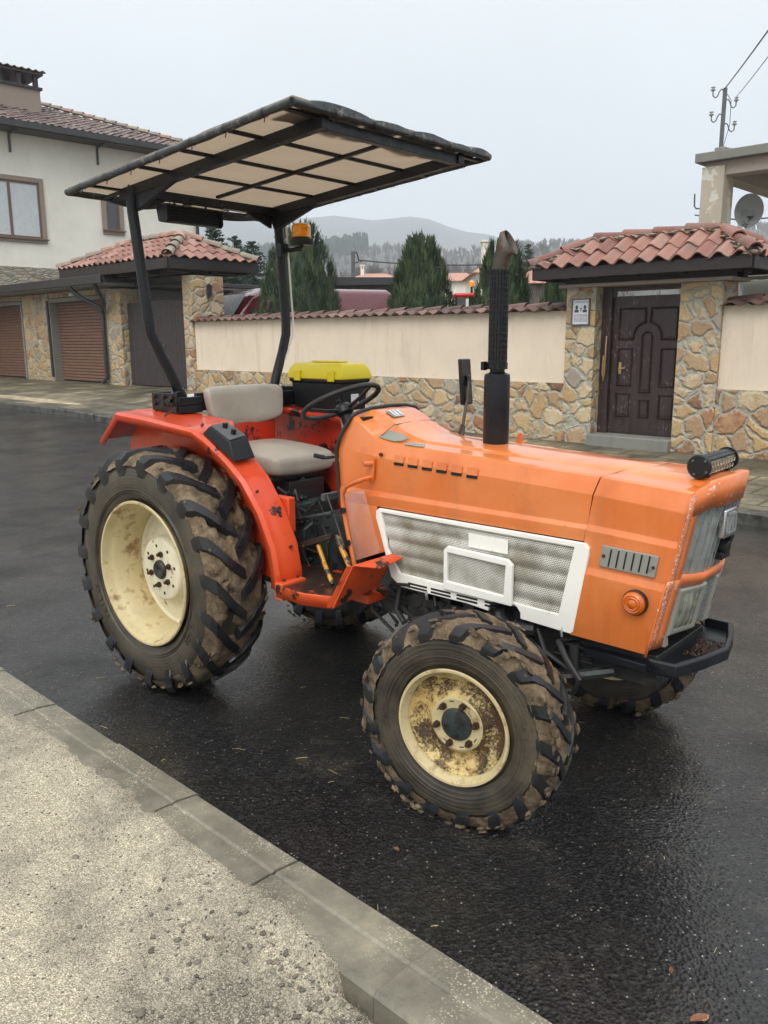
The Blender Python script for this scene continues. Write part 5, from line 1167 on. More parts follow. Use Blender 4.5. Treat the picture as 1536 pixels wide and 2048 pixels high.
tip=[(1.54,0,1.93),(1.54,0,1.955),(1.545,0,1.985),(1.558,0,2.02),(1.578,0,2.05)]; b=MB(); b.tube(tip,[.030,.031,.031,.031,.030],20,caps=False)
for v in b.v:
    if v.z>2.028: v.z+= (v.x-1.582)*-1.2; v.x+=.012
o=tb(b,'exhaust_tip',M['rust'],ex); so=o.modifiers.new('s','SOLIDIFY'); so.thickness=.002
# ---- light bar on the nose
def lightbar(name,c,L,r,rot,front,label=None,par=None):
    b=MB(); Mx=Matrix.Translation(c)@rot
    prof=[]
    for i in range(22):
        a=math.radians(75+i*285/21-0); rr_=r*(1 if i%2 else .90); prof.append((math.cos(a)*rr_,math.sin(a)*rr_))
    prof=[(math.cos(math.radians(60+i*10))*r*(1 if i%2==0 else .92),math.sin(math.radians(60+i*10))*r*(1 if i%2==0 else .92)) for i in range(22)]
    prof=prof+[(r*.62,-r*.80),(r*.62,r*.80)][:2]
    b.prism(prof,1,-L/2,L/2,Mx); o=tb(b,name,M['plastic'],smooth=0)
    if label: o['label']=label
    for e_ in (-1,1):
        b=MB(); b.lathe([(e_*L/2,.0001),(e_*L/2,r*1.12),(e_*(L/2+.008),r*1.12),(e_*(L/2+.012),r*1.0),(e_*(L/2+.012),.0001)],24,M=Mx@Matrix.Translation((-r*.05,0,0))); tb(b,'end_cap',M['plastic'],o)
        b=MB()
        for aa in (60,150,-20,-110): b.cyl((math.cos(math.radians(aa))*r*.8,e_*(L/2+.010),math.sin(math.radians(aa))*r*.8),(math.cos(math.radians(aa))*r*.8,e_*(L/2+.015),math.sin(math.radians(aa))*r*.8),.004,8,Mx)
        tb(b,'screw',M['steel'],o)
    b=MB(); b.box(r*.60,r*.70,-L/2+.006,L/2-.006,-r*.62,r*.62,Mx)
    for i in range(9): 
        for z_ in (-.3,.3): b.lathe([(0,.0001),(.004,r*.2),(.006,r*.22)],10,M=Mx@Matrix.Translation((r*.70,-L/2+.02+i*(L-.04)/8,z_*r)),ax='x')
    tb(b,'led_lens',M['lens'],o)
    b=MB()
    for y_ in (-L*.36,L*.36): b.box(-.012,.022,y_-.008,y_+.008,-r*1.35,-r*.75,Matrix.Translation(c)@Matrix.Rotation(0,4,'Y'))
    tb(b,'mount',M['plastic'],o)
    return o
lightbar('front_light_bar',(2.425,0,1.274),0.25,.036,Matrix.Rotation(math.radians(12),4,'Y'),1,'short LED light bar on the nose')
# ---- front bumper, frame, axle, engine bay clutter
b=MB(); top=[(2.02,-.25),(2.435,-.262),(2.475,-.13),(2.505,0),(2.475,.13),(2.435,.262),(2.02,.25)]
b.prism(top,2,.588,.598); 
bp=tb(b,'front_bumper',M['black'],bevel=.003)
b=MB(); band_=[(2.35,-.275),(2.44,-.270),(2.485,-.135),(2.515,0),(2.485,.135),(2.44,.270),(2.35,.275)]
rings=[[(x,y,.582),(x+.010,y*1.02,.586),(x+.010,y*1.02,.624),(x,y,.632),(x-.008,y*.98,.630),(x-.008,y*.98,.582)] for x,y in band_]; b.loft(rings); tb(b,'bumper_band',M['black'],bp,bevel=.003)
for q_ in (-.262,.254): b=MB(); b.prism([(2.10,.60),(2.44,.59),(2.42,.575),(2.12,.575)],1,q_,q_+.008); tb(b,'bumper_bracket',M['black'],bp)
b=MB(); b.tint(.3)
rr=random.Random(9)
for i in range(60):
    x=2.40+rr.random()*.07; y=rr.uniform(-.10,.10); a=rr.random()*6; L=rr.uniform(.006,.02); b.tint(rr.random()); b.tube([(x-math.cos(a)*L,y-math.sin(a)*L,.6+rr.random()*.006),(x,y,.606+rr.random()*.012),(x+math.cos(a)*L,y+math.sin(a)*L,.602)],.0022,4)
tag(b.build('leaf_litter',M['litter'],None,smooth=0,loc=tr.location,rot=(0,0,TA)),'damp leaf litter lying on the black bumper plate under the headlights','leaf litter',kind='stuff')
b=MB(); 
for sg in (-1,1): b.box(1.25,2.36,sg*.19-.022,sg*.19+.022,.50,.62)
b.box(2.30,2.36,-.17,.17,.50,.62); b.box(1.5,2.3,-.168,.168,.60,.64); tb(b,'frame_rail',M['blackm'],bevel=.004)
b=MB(); b.box(1.20,1.95,-.16,.16,.52,.93); b.box(1.25,1.9,-.20,-.161,.70,.86); b.box(1.98,2.08,-.20,.20,.66,1.10); b.box(1.3,1.85,-.11,.11,.931,1.10); b.lathe([(-.20,.001),(-.20,.06),(-.16,.06)],20,M=Matrix.Translation((1.78,0,.66))); b.lathe([(-.23,.001),(-.23,.045),(-.16,.05)],20,M=Matrix.Translation((1.45,0,.72)))
for i in range(5): b.box(1.30+i*.12,1.36+i*.12,-.215,-.20,.55,.66)
b.lathe([(-.22,.001),(-.22,.035),(-.12,.04)],18,M=Matrix.Translation((1.30,0,.60))); tb(b,'engine',M['blackm'],bevel=.006)
b=MB(); b.tube([(1.85,-.44,.37),(1.85,-.2,.36),(1.85,0,.40),(1.85,.2,.36),(1.85,.44,.37)],[.045,.055,.085,.055,.045],12); b.box(1.77,1.93,-.08,.08,.40,.55)
for sg in (-1,1): b.tube([(1.85,sg*.45,.24),(1.85,sg*.45,.30),(1.85,sg*.45,.44),(1.85,sg*.45,.50)],[.05,.075,.07,.045],14); b.cyl((1.86,sg*.44,.375),(1.87,sg*.54,.378),.07,18)
tb(b,'front_axle',M['green'],smooth=40)
b=MB(); b.tube([(1.98,-.42,.44),(2.0,-.2,.47),(2.0,.2,.47),(1.98,.42,.44)],.014,8); b.tube([(1.98,-.30,.46),(2.2,-.2,.52)],.02,8); b.box(1.90,2.02,-.47,-.38,.43,.47); b.box(1.90,2.02,.38,.47,.43,.47)
tb(b,'steering_linkage',M['green'])
b=MB(); 
for pth,r_ in (([(2.0,-.25,.60),(2.06,-.30,.56),(2.12,-.31,.50),(2.10,-.31,.45),(2.02,-.31,.43),(1.95,-.30,.44)],.012),([(1.9,-.23,.62),(1.95,-.26,.55),(2.05,-.25,.50)],.010),([(1.72,-.22,.66),(1.76,-.27,.63),(1.80,-.27,.61),(1.9,-.25,.62)],.024),([(1.22,-.22,.66),(1.21,-.24,.55),(1.27,-.24,.48),(1.36,-.24,.49),(1.37,-.22,.58)],.014),([(1.05,-.24,.66),(1.08,-.25,.52),(1.2,-.24,.44),(1.5,-.22,.42)],.008),([(1.10,-.20,.6),(1.3,-.22,.52),(1.6,-.22,.55)],.012)): b.tube(pth,r_,8)
for i in range(7): b.tube([(2.07+.0*i,-.215,.53+.012*i),(2.12,-.215,.53+.012*i)],.006,6)
b.tube([(2.06,-.24,.60),(2.06,-.24,.50)],.02,10); tb(b,'hoses',M['rubberb'])
# ---- transmission, rear axle, rear housing
b=MB()
b.loft([[(x,-w_,z0),(x,-w_*1.0,z1*.6+z0*.4),(x,-w_*.6,z1),(x,w_*.6,z1),(x,w_,z1*.6+z0*.4),(x,w_,z0)] for x,w_,z0,z1 in ((-.34,.17,.42,.86),(.1,.17,.42,.90),(.12,.13,.46,.84),(.55,.13,.46,.82),(.58,.18,.45,.86),(.95,.19,.46,.90),(.98,.16,.50,.86),(1.25,.16,.50,.86))])
for sg in (-1,1):
    b.tube([(0,sg*.15,.594),(0,sg*.25,.594),(0,sg*.30,.594),(0,sg*.57,.594)],[.17,.16,.10,.085],20)
    for i in range(8): a=i*PI/4; b.cyl((.76+math.cos(a)*.13,sg*.185,.66+math.sin(a)*.13),(.76+math.cos(a)*.13,sg*.20,.66+math.sin(a)*.13),.012,6)
    b.lathe([(sg*.13,.001),(sg*.20,.001),(sg*.20,.10),(sg*.17,.12),(sg*.13,.12)],20,M=Matrix.Translation((.38,0,.64)))
b.tube([(.62,-.16,.83),(.60,-.20,.80),(.60,-.20,.60)],.01,8); b.box(.2,.5,-.14,.14,.82,.90); tb(b,'transmission',M['green'],smooth=30,bevel=.004)
b=MB(); b.loft([[(x,-w_,.84),(x,-w_,z1-.05),(x,-w_*.75,z1),(x,w_*.75,z1),(x,w_,z1-.05),(x,w_,.84)] for x,w_,z1 in ((-.36,.17,1.05),(-.30,.20,1.16),(-.05,.22,1.18),(.02,.20,1.02))]); b.box(-.14,-.04,-.21,.21,1.02,1.30); tb(b,'hydraulic_housing',M['chip'],smooth=30,bevel=.012)
b=MB(); rr=random.Random(2)
for i in range(26):
    x=rr.uniform(.18,.45); y=rr.uniform(-.16,.02); z=rr.uniform(.80,1.0); b.tube([(x,y,z),(x+rr.uniform(-.04,.04),y+rr.uniform(-.05,.03),z+rr.uniform(-.02,.05))],rr.uniform(.008,.022),8)
b.box(.20,.42,-.12,.12,.86,1.0); tb(b,'valve_block',M['blackm'],bevel=.003)
b=MB(); b.tube([(.60,-.30,.60),(.60,-.30,.84),(.63,-.30,.87),(.86,-.27,.93)],.010,8); tb(b,'guard_rail',M['green'])
b=MB(); rr=random.Random(21)
for i in range(30):
    x=rr.uniform(.15,.78); y=rr.uniform(-.24,-.14); z=rr.uniform(.62,.96); p=Vector((x,y,z)); pth=[p]
    for q in range(4): p=p+Vector((rr.uniform(-.07,.07),rr.uniform(-.02,.02),rr.uniform(-.09,.03))); pth.append(p)
    b.tube(pth,rr.uniform(.003,.009),6)
tb(b,'wiring_loom',M['blackm']); b=MB()
for i in range(26):
    x=rr.uniform(1.05,2.1); y=rr.uniform(-.24,-.17); z=rr.uniform(.50,.66); p=Vector((x,y,z)); pth=[p]
    for q in range(4): p=p+Vector((rr.uniform(-.09,.09),rr.uniform(-.02,.02),rr.uniform(-.05,.05))); pth.append(p)
    b.tube(pth,rr.uniform(.003,.010),6)
tb(b,'wiring_loom',M['blackm']); b=MB()
for i in range(40):
    x=rr.uniform(.15,.98); z=rr.uniform(.50,.92); y=-.185+rr.uniform(-.01,.03); b=MB(); b.cyl((x,y,z),(x,y-.012,z),rr.uniform(.006,.014),6); tb(b,'bolt',M['blackm'])
# ---- fenders
OUTP=[(-.53,1.185,-.575),(-.36,1.335,-.575),(-.10,1.322,-.575),(.20,1.296,-.575),(.275,1.290,-.575),(.36,1.248,-.565),(.50,1.165,-.56),(.60,1.085,-.555),(.70,.955,-.55),(.775,.81,-.55),(.800,.70,-.55),(.800,.625,-.55)]
INY=[-.27,-.27,-.27,-.27,-.33,-.405,-.405,-.405,-.405,-.405,-.405,-.405]
def fender(sg,mt):
    b=MB(); rows=[]
    for i,((x,z,yo),yi_) in enumerate(zip(OUTP,INY)):
        p0=OUTP[max(i-1,0)]; p1=OUTP[min(i+1,len(OUTP)-1)]; t_=Vector((p1[0]-p0[0],0,p1[1]-p0[1])).normalized(); nn=Vector((-t_.z,0,t_.x)); 
        if nn.dot(Vector((x,0,z-.59)))<0: nn=-nn
        c=Vector((x,0,z)); f=.018
        rows.append([c-nn*.045+Vector((0,yo+.0,0)),c-nn*.012+Vector((0,yo-.006,0)),c-nn*.0+Vector((0,yo+.012,0)),c+nn*.002+Vector((0,lerp(yo,yi_,.35),0)),c+nn*.006+Vector((0,lerp(yo,yi_,.42),0)),c+nn*.006+Vector((0,yi_-.01,0)),c-nn*.002+Vector((0,yi_,0)),c-nn*.03+Vector((0,yi_+.002,0))])
    b.grid(rows); mir(b,-sg); f_=tb(b,'fender',mt,smooth=28); so=f_.modifiers.new('s','SOLIDIFY'); so.thickness=.004; so.offset=-1
    # inner wall
    b=MB(); pts=[(p[0],p[1]-.012) for p in OUTP[1:]]+[(.74,.60),(.52,.62),(.42,.80),(.3,.90),(-.3,.92),(-.5,1.02),(-.50,1.17)]
    if sg<0: b.prism(pts,1,-.415,-.405)
    else: b.prism(pts,1,-.415,-.405)
    mir(b,-sg); tb(b,'fender_side',M['chip'] if sg>0 else M['fender'],f_,smooth=0,bevel=.002)
    b=MB(); b.box(.55,.72,-.404,-.36,.84,1.0); mir(b,-sg); tb(b,'fender_box',M['fender'],f_,bevel=.006)
    b=MB(); 
    for x,z,y in ((.25,1.302,-.5),(.47,1.20,-.54),(.66,1.04,-.53),(.72,.95,-.46),(.79,.80,-.46),(.805,.66,-.44),(.805,.66,-.52)): b.cyl((x-.004,y,z-.002),(x+.006,y,z+.004),.007,8)
    mir(b,-sg); tb(b,'rivet',M['nut'],f_)
    return f_
nf_=fender(-1,M['fender']); ff_=fender(1,M['chip'])
nf_['label']='near orange-red fender'; ff_['label']='far fender with paint flaking to black'
CBM=Matrix.Translation((.045,0,-.022))
b=MB(); b.hexa([(.275,-.555,1.295),(.50,-.560,1.185),(.50,-.435,1.190),(.275,-.435,1.300),(.33,-.555,1.332),(.465,-.550,1.272),(.465,-.45,1.286),(.33,-.45,1.338)]); [v.__iadd__(Vector((.045,0,-.022))) for v in b.v]; cb=tb(b,'control_box',M['plastic'],bevel=.005)
b=MB(); b.hexa([(.335,-.55,1.333),(.46,-.546,1.277),(.46,-.455,1.290),(.335,-.455,1.341),(.335,-.55,1.336),(.46,-.546,1.280),(.46,-.455,1.293),(.335,-.455,1.344)]); [v.__iadd__(Vector((.045,0,-.022))) for v in b.v]; tb(b,'top_plate',M['steel'],cb)
for x in (.37,.43): 
    b=MB(); b.cyl((x,-.50,1.30),(x+.006,-.50,1.346-.4*(x-.37)),.012,12); [v.__iadd__(Vector((.045,0,-.022))) for v in b.v]; tb(b,'knob',M['plastic'],cb)
b=MB(); b.tube([(-.05,-.50,1.33),(.0,-.47,1.37),(.03,-.49,1.34),(.06,-.52,1.36),(.03,-.55,1.335),(-.04,-.50,1.335)],.003,5); tb(b,'loose_wire',M['wire'])
b=MB(); b.box(-.46,-.43,-.02,.16,1.30,1.40); rl=tb(b,'rear_lamp',M['plastic'],bevel=.004)
b=MB(); b.box(-.52,-.461,-.02,.05,1.34,1.39); tb(b,'lamp_lens',M['white'],rl)
# ---- roll bar posts, brackets
for sg in (-1,1):
    b=MB(); P=[(-.17,sg*.315,1.40),(-.172,sg*.335,1.47),(-.185,sg*.405,1.62),(-.197,sg*.448,1.72),(-.203,sg*.455,1.80),(-.257,sg*.470,2.30),(-.262,sg*.468,2.37),(-.245,sg*.465,2.41)]
    b.tube(P,.0265,16); po=tb(b,'roll_bar_post',M['black'],smooth=50)
    b=MB(); b.cyl((-.17,sg*.310,1.385),(-.172,sg*.330,1.44),.036,16); b.box(-.28,-.06,sg*.33-.07,sg*.33+.07,1.33,1.365); b.box(-.28,-.07,sg*.40,sg*.412,1.34,1.43) ; b.box(-.275,-.265,sg*.33-.07,sg*.33+.07,1.366,1.43); b.box(-.075,-.065,sg*.33-.07,sg*.33+.07,1.366,1.41); b.cyl((-.12,sg*.24,1.385),(-.12,sg*.43,1.385),.02,10)
    tb(b,'post_bracket',M['black'],po,bevel=.004)
    b=MB()
    for y_,z_ in ((.405,1.375),(.405,1.41)):
        for x_ in (-.25,-.17,-.10): b.cyl((x_,sg*.412,z_),(x_,sg*.425,z_),.010,6)
    tb(b,'bolt',M['nut'],po)
b=MB(); b.tube([(-.14,.50,1.38),(-.165,.36,1.45),(-.17,.375,1.52),(-.155,.42,1.62),(-.168,.478,1.72),(-.175,.485,1.8),(-.22,.497,2.25),(-.22,.49,2.33)],.006,6); tb(b,'white_cable',M['white'])
# work lamp hanging under the rear of the roof
b=MB(); b.box(-.44,-.38,-.19,.15,2.292,2.376)
for i in range(7): b.box(-.379,-.366,-.185,.145,2.296+i*.0115,2.300+i*.0115)
wl=tb(b,'roof_work_lamp',M['plastic'],bevel=.003)
for y_ in (-.20,.151): b=MB(); b.prism([(-.455,2.36),(-.44,2.295),(-.38,2.285),(-.362,2.30),(-.362,2.37),(-.44,2.38)],1,y_,y_+.010); tb(b,'end_cap',M['plastic'],wl)
b=MB()
for y_ in (-.12,.08): b.tube([(-.41,y_,2.376),(-.40,y_,2.41)],.006,6)
b.tube([(-.40,-.15,2.37),(-.38,-.17,2.40),(-.36,-.1,2.385),(-.38,.05,2.40),(-.36,.2,2.38)],.004,6); tb(b,'mount',M['plastic'],wl)
# beacon on a bracket from the far post
b=MB(); b.tube([(-.245,.47,2.185),(-.17,.49,2.185),(-.12,.50,2.19),(-.105,.50,2.205)],.013,8); b.box(-.25,-.21,.44,.50,2.15,2.22); ba=tb(b,'beacon_bracket',M['black'])
b=MB(); b.lathe([(2.205,.001),(2.205,.062),(2.212,.066),(2.238,.066),(2.246,.055),(2.246,.001)],32,M=Matrix.Translation((-.105,.50,0)),ax='z'); bc=tb(b,'beacon',M['plastic'])
b=MB(); b.lathe([(2.247,.052),(2.30,.052)]+[(2.25+i*.009,.0535-.002*(i%2)) for i in range(6)]+[(2.312,.050),(2.322,.040),(2.324,.001)],40,M=Matrix.Translation((-.105,.50,0)),ax='z')
b=MB(); b.lathe([(2.247,.052)]+[(2.250+i*.005,.0535-.0022*(i%2)) for i in range(11)]+[(2.308,.051),(2.318,.044),(2.322,.030),(2.322,.001)],40,M=Matrix.Translation((-.105,.50,0)),ax='z'); tb(b,'amber_dome',M['beacon'],bc,smooth=30)
# ---- roof
def cz(x): return 2.4447+.0813*x
b=MB()
X0,X1,YW=-.565,1.05,.63
def bar(p,q,w_,h_): 
    p,q=Vector(p),Vector(q); d=(q-p).normalized(); s_=Vector((0,0,1)).cross(d).normalized()*w_/2; u_=Vector((0,0,h_/2)); b.hexa([p-s_-u_,q-s_-u_,q+s_-u_,p+s_-u_,p-s_+u_,q-s_+u_,q+s_+u_,p+s_+u_])
for sg in (-1,1): bar((-.36,sg*.455,cz(-.36)-.030),(1.03,sg*.44,cz(1.03)-.030),.040,.046)
bar((1.0,-.417,cz(1.0)-.032),(1.0,.417,cz(1.0)-.032),.038,.042); bar((-.27,-.43,cz(-.27)-.032),(-.27,.43,cz(-.27)-.032),.038,.042)
bar((-.2,0,cz(-.2)-.018),(.97,0,cz(.97)-.018),.022,.014)
for x in (.05,.36,.68): bar((x,-.62,cz(x)-.010),(x,.62,cz(x)-.010),.020,.014)
for x in (-.36,1.0,): bar((x,-.62,cz(x)-.009),(x,-.45,cz(x)-.009),.03,.010); bar((x,.45,cz(x)-.009),(x,.62,cz(x)-.009),.03,.010)
for y_ in (-.44,0,.44): bar((-.55,y_,cz(-.55)-.009),(-.29,y_,cz(-.29)-.009),.03,.01)
for sg in (-1,1):
    b.prism([(-.30,cz(-.3)-.05),(.10,cz(.1)-.05),(-.20,cz(-.2)-.12),(-.27,cz(-.2)-.13)],1,sg*.455-.012,sg*.455+.012)
    b.prism([(sg*.44,cz(-.27)-.05),(sg*.25,cz(-.27)-.05),(sg*.43,cz(-.27)-.12)],0,-.29,-.27)
rf=tb(b,'canopy',M['black'],bevel=.002); rf['label']='flat sunroof frame covered in beige tarpaulin'
cor=[(X0,-YW,cz(X0)),(X1,-YW,cz(X1)),(X1,YW,cz(X1)),(X0,YW,cz(X0))]
b=MB()
for i in range(4):
    p,q=Vector(cor[i]),Vector(cor[(i+1)%4]); n=26; path=[p.lerp(q,j/n)+Vector((0,0,.0035*noise.noise(Vector((i*9,j*.7,2))))) for j in range(n+1)]; b.tube(path,[.016+.0028*noise.noise(Vector((j*.9,i*5,1))) for j in range(n+1)],10)
tb(b,'hem_tube',M['tarpedge'],rf,smooth=60)
b=MB(); rows=[]; NX,NY_=64,52
for i in range(NX+1):
    x=lerp(X0,X1,i/NX); row=[]
    for j in range(NY_+1):
        y=lerp(-YW,YW,j/NY_); 
        dxs=min(abs(x-q) for q in (-.565,-.27,.05,.36,.68,1.0,1.05)); dys=min(abs(y-q) for q in (-YW,-.455,0,.455,YW))
        sag=-.016*min(1,dxs/.15)*min(1,dys/.2); z=cz(x)+.006+sag+.004*noise.noise(Vector((x*7,y*7,0)))
        ed=max(abs(x-.24)/.81,abs(y)/YW); 
        if ed>.93: z+=.014*(ed-.93)/.07
        row.append((x,y,z))
    rows.append(row)
b.grid(rows); tb(b,'tarpaulin',M['tarp'],rf,smooth=80)
b=MB()                                    # loose dark tarp folds over the front edge and the rear
for s0,s1,hh in ((-.56,-.21,.026),(-.19,.02,.013),(.05,.30,.017),(.33,.46,.008),(.47,.62,.018)):
    b=MB(); rows=[]
    for i in range(13):
        t_=i/12; y=lerp(s0,s1,t_); a_=math.sin(PI*t_)**.7*hh*(1+.3*noise.noise(Vector((y*14,1,0)))); rows.append([(X1+.016,y,cz(X1)-.004),(X1+.012,y,cz(X1)+.012+a_*.7),(X1-.02,y,cz(X1)+.017+a_),(X1-.10,y,cz(X1-.1)+.016+a_*.6),(X1-.2,y,cz(X1-.2)+.008)])
    b.grid(rows); tb(b,'tarp_fold',M['tarpedge'],rf,smooth=60)
for s0,s1 in ((-.4,-.1),(.1,.55)):
    b=MB(); rows=[]
    for i in range(13):
        t_=i/12; y=lerp(s0,s1,t_); a_=math.sin(PI*t_)*.018; rows.append([(X0-.006,y,cz(X0)),(X0-.002,y,cz(X0)-.018-a_),(X0+.03,y,cz(X0)-.008-a_*.6),(X0+.08,y,cz(X0)+.0)])
    b.grid(rows); tb(b,'tarp_fold',M['tarpedge'],rf,smooth=60)
b=MB()
for x in (-.42,-.2,.0,.22,.45,.67,.9): 
    b.lathe([(x-.003,.0195),(x+.003,.0195)],12,M=Matrix.Translation((0,-YW,cz(x))),ax='x'); b.lathe([(x-.003,.0195),(x+.003,.0195)],12,M=Matrix.Translation((0,YW,cz(x))),ax='x'); b.cyl((x,-YW,cz(x)-.018),(x,-YW-.004,cz(x)-.035),.0022,5)
for y in (-.42,-.2,.05,.3,.5): b.lathe([(y-.003,.0195),(y+.003,.0195)],12,M=Matrix.Translation((X1,0,cz(X1)))); b.cyl((X1,y,cz(X1)-.018),(X1+.004,y,cz(X1)-.035),.0022,5)
tb(b,'cable_tie',M['plastic'],rf)
# ---- seat
def cushion(name,xs,ys,zs,rnd,fn=None,label=None):
    bm=bmesh.new(); bmesh.ops.create_cube(bm,size=1); bmesh.ops.subdivide_edges(bm,edges=bm.edges,cuts=9,use_grid_fill=True)
    b=MB(); vs=[]
    hx,hy,hz=(xs[1]-xs[0])/2,(ys[1]-ys[0])/2,(zs[1]-zs[0])/2; c=Vector(((xs[0]+xs[1])/2,(ys[0]+ys[1])/2,(zs[0]+zs[1])/2))
    for v in bm.verts:
        p=Vector((v.co.x*2*hx,v.co.y*2*hy,v.co.z*2*hz)); q=Vector((max(-hx+rnd,min(hx-rnd,p.x)),max(-hy+rnd,min(hy-rnd,p.y)),max(-hz+rnd,min(hz-rnd,p.z)))); d=p-q
        if d.length>1e-6: p=q+d.normalized()*rnd
        r=p+c; vs.append(fn(r,p,hx,hy,hz) if fn else r)
    b.add(vs,[[v.index for v in f.verts] for f in bm.faces]); bm.free(); o=tb(b,name,M['vinyl'],smooth=80); o.modifiers.new('s','SUBSURF').render_levels=1
    if label: o['label']=label
    return o
def fcu(r,p,hx,hy,hz):
    if p.z>0: r.z+= .018*(1-(p.x/hx)**2)*(1-(p.y/hy)**2)-.012*(p.x/hx) + .003*noise.noise(Vector((r.x*14,r.y*14,0)))
    else: r.z-=.010*(1-(p.y/hy)**2)
    t=(p.x/hx+1)/2; r.y*=1-.10*t**3; return r
cushion('seat_cushion',(-.06,.435),(-.235,.225),(1.030,1.150),.045,fcu)
def fba(r,p,hx,hy,hz):
    r.x-=.10*(r.z-1.3)*1.2; t=(1-p.z/hz)/2; r.y*=1-.10*t**2; r.x+=.05*(p.y/hy)**2; 
    if p.z<0: r.z-=.035*(1-(abs(p.y)/hy)**2)*(-p.z/hz)
    return r
cushion('seat_backrest',(-.115,-.035),(-.255,.255),(1.275,1.455),.035,fba)
b=MB(); b.box(-.02,.38,-.20,.20,1.005,1.03); b.tube([(.0,-.12,1.02),(-.09,-.12,1.10),(-.12,-.12,1.30)],.012,8); b.tube([(.0,.12,1.02),(-.09,.12,1.10),(-.12,.12,1.30)],.012,8); b.box(.0,.36,-.13,.13,.90,1.0); tb(b,'seat_frame',M['blackm'],bevel=.004)
# ---- steering wheel
sw=Vector((.665,0,1.398)); SR=Matrix.Translation(sw)@Matrix.Rotation(math.radians(-27),4,'Y'); n=48
b=MB(); b.tube([SR@Vector((math.cos(2*PI*i/n)*.190,math.sin(2*PI*i/n)*.190,0)) for i in range(n)],.0125,10,closed=True); st_=tb(b,'steering_wheel',M['rubberb'],smooth=80)
for a in (0,120,240):
    a=math.radians(a+12); b=MB(); b.loft([[SR@Vector((math.cos(a)*r_-math.sin(a)*s_*w_,math.sin(a)*r_+math.cos(a)*s_*w_,z_+dz2)) for s_,dz2 in ((-1,0),(1,0),(1,.010),(-1,.010))] for r_,w_,z_ in ((.03,.020,-.045),(.10,.014,-.030),(.182,.011,-.004))]); tb(b,'spoke',M['rubberb'],st_,bevel=.003)
b=MB(); b.lathe([(-.07,.03),(-.055,.045),(-.025,.042),(-.012,.030),(-.010,.001)],28,M=SR,ax='z'); tb(b,'hub',M['plastic'],st_)
b=MB(); b.tube([SR@Vector((0,0,-.06)),SR@Vector((0,0,-.30))],[.028,.034],14); tb(b,'steering_column',M['plastic'])
# levers
b=MB(); b.tube([(.33,.36,1.06),(.335,.36,1.20),(.32,.34,1.34)],.0065,8); lv=tb(b,'lever',M['chrome']); b=MB(); b.lathe([(1.33,.001),(1.332,.012),(1.37,.014),(1.385,.001)],12,M=Matrix.Translation((.32,.34,0)),ax='z'); tb(b,'knob',M['plastic'],lv)
b=MB(); b.tube([(.86,-.20,1.18),(.82,-.27,1.175),(.79,-.285,1.18)],.007,8); b.cyl((.82,-.275,1.178),(.775,-.29,1.185),.010,10); lv=tb(b,'lever',M['plastic'])
b=MB(); b.box(.28,.44,.24,.30,1.05,1.085); b.loft([[(x,.24,z),(x,.30,z),(x,.30,z-.012),(x,.24,z-.012)] for x,z in ((.40,1.09),(.48,1.07),(.54,1.0),(.56,.93))]); tb(b,'lever_quadrant',M['white'],bevel=.003)
b=MB(); b.loft([[(.44+.02*math.cos(a),.26,.98+.14*math.sin(a)) ,(.44+.02*math.cos(a),.40,.98+.14*math.sin(a)),(.44+.0*math.cos(a),.40,.98+.10*math.sin(a)),(.44,.26,.98+.10*math.sin(a))] for a in (0,.5,1,1.5)])
b=MB(); rows=[]
for i in range(12):
    a=math.radians(150-130*i/11); rows.append([(.46+.30*math.cos(a),y_,.80+.27*math.sin(a)) for y_ in (.22,.25,.40)])
b.grid(rows); b.add([(.46+.30*math.cos(math.radians(150-130*i/11)),.222,.80+.27*math.sin(math.radians(150-130*i/11))) for i in range(12)]+[(.70,.222,.70),(.25,.222,.70)],[list(range(14))]); o=tb(b,'gear_cover',M['chip'],smooth=60); so=o.modifiers.new('s','SOLIDIFY'); so.thickness=.004
b=MB(); b.box(.93,.95,.05,.12,.86,.90); b.box(.80,.96,.14,.24,.70,.98); tb(b,'battery_box',M['plastic'],bevel=.01)
b=MB(); b.box(.858,.864,-.11,-.06,.915,.975); tb(b,'blue_tag',pm('blue_label',S(60,150,190),.4,.1,9))
b=MB(); b.box(.72,.745,-.20,.20,.96,.99); b.tube([(.80,-.24,1.0),(.88,-.24,.83),(.93,-.26,.76)],.003,5); tb(b,'brake_rod',M['steel'])
# ---- near step
b=MB(); st=[(.80,-.56),(.98,-.565),(1.10,-.52),(1.13,-.27),(.62,-.22),(.60,-.40),(.80,-.42)]
b.prism(st,2,.640,.648); sp_=tb(b,'step',M['step'],bevel=.002)
b=MB(); rim_=[(.80,-.56),(.98,-.565),(1.10,-.52)]
b.grid([[(x,y,.652) for x,y in rim_],[(x+.002,y-.004,.648) for x,y in rim_],[(x,y-.002,.598) for x,y in rim_]]); o=tb(b,'step_edge',M['worn'],sp_); so=o.modifiers.new('s','SOLIDIFY'); so.thickness=.005
b=MB()
for i in range(4):
    for j in range(4):
        x=.80+i*.072+(j%2)*.03; y=-.50+j*.062; b.lathe([(.6488,.0001),(.6488,.010)],12,M=Matrix.Translation((x,y,0))@Matrix.Diagonal((1.7,.8,1,1)),ax='z')
tb(b,'step_hole',M['plastic'],sp_,smooth=0)
b=MB(); b.add([(1.10,-.52,.602),(1.13,-.27,.645),(1.215,-.27,.80),(1.195,-.50,.792)],[(0,1,2,3)]); b.add([(1.195,-.50,.792),(1.215,-.27,.80),(1.27,-.27,.79),(1.255,-.40,.77)],[(0,1,2,3)])
b.add([(1.10,-.52,.602),(1.195,-.50,.792),(1.18,-.515,.792),(1.08,-.535,.602)],[(0,1,2,3)]); o=tb(b,'kick_plate',M['worn'],sp_,smooth=0); so=o.modifiers.new('s','SOLIDIFY'); so.thickness=.005
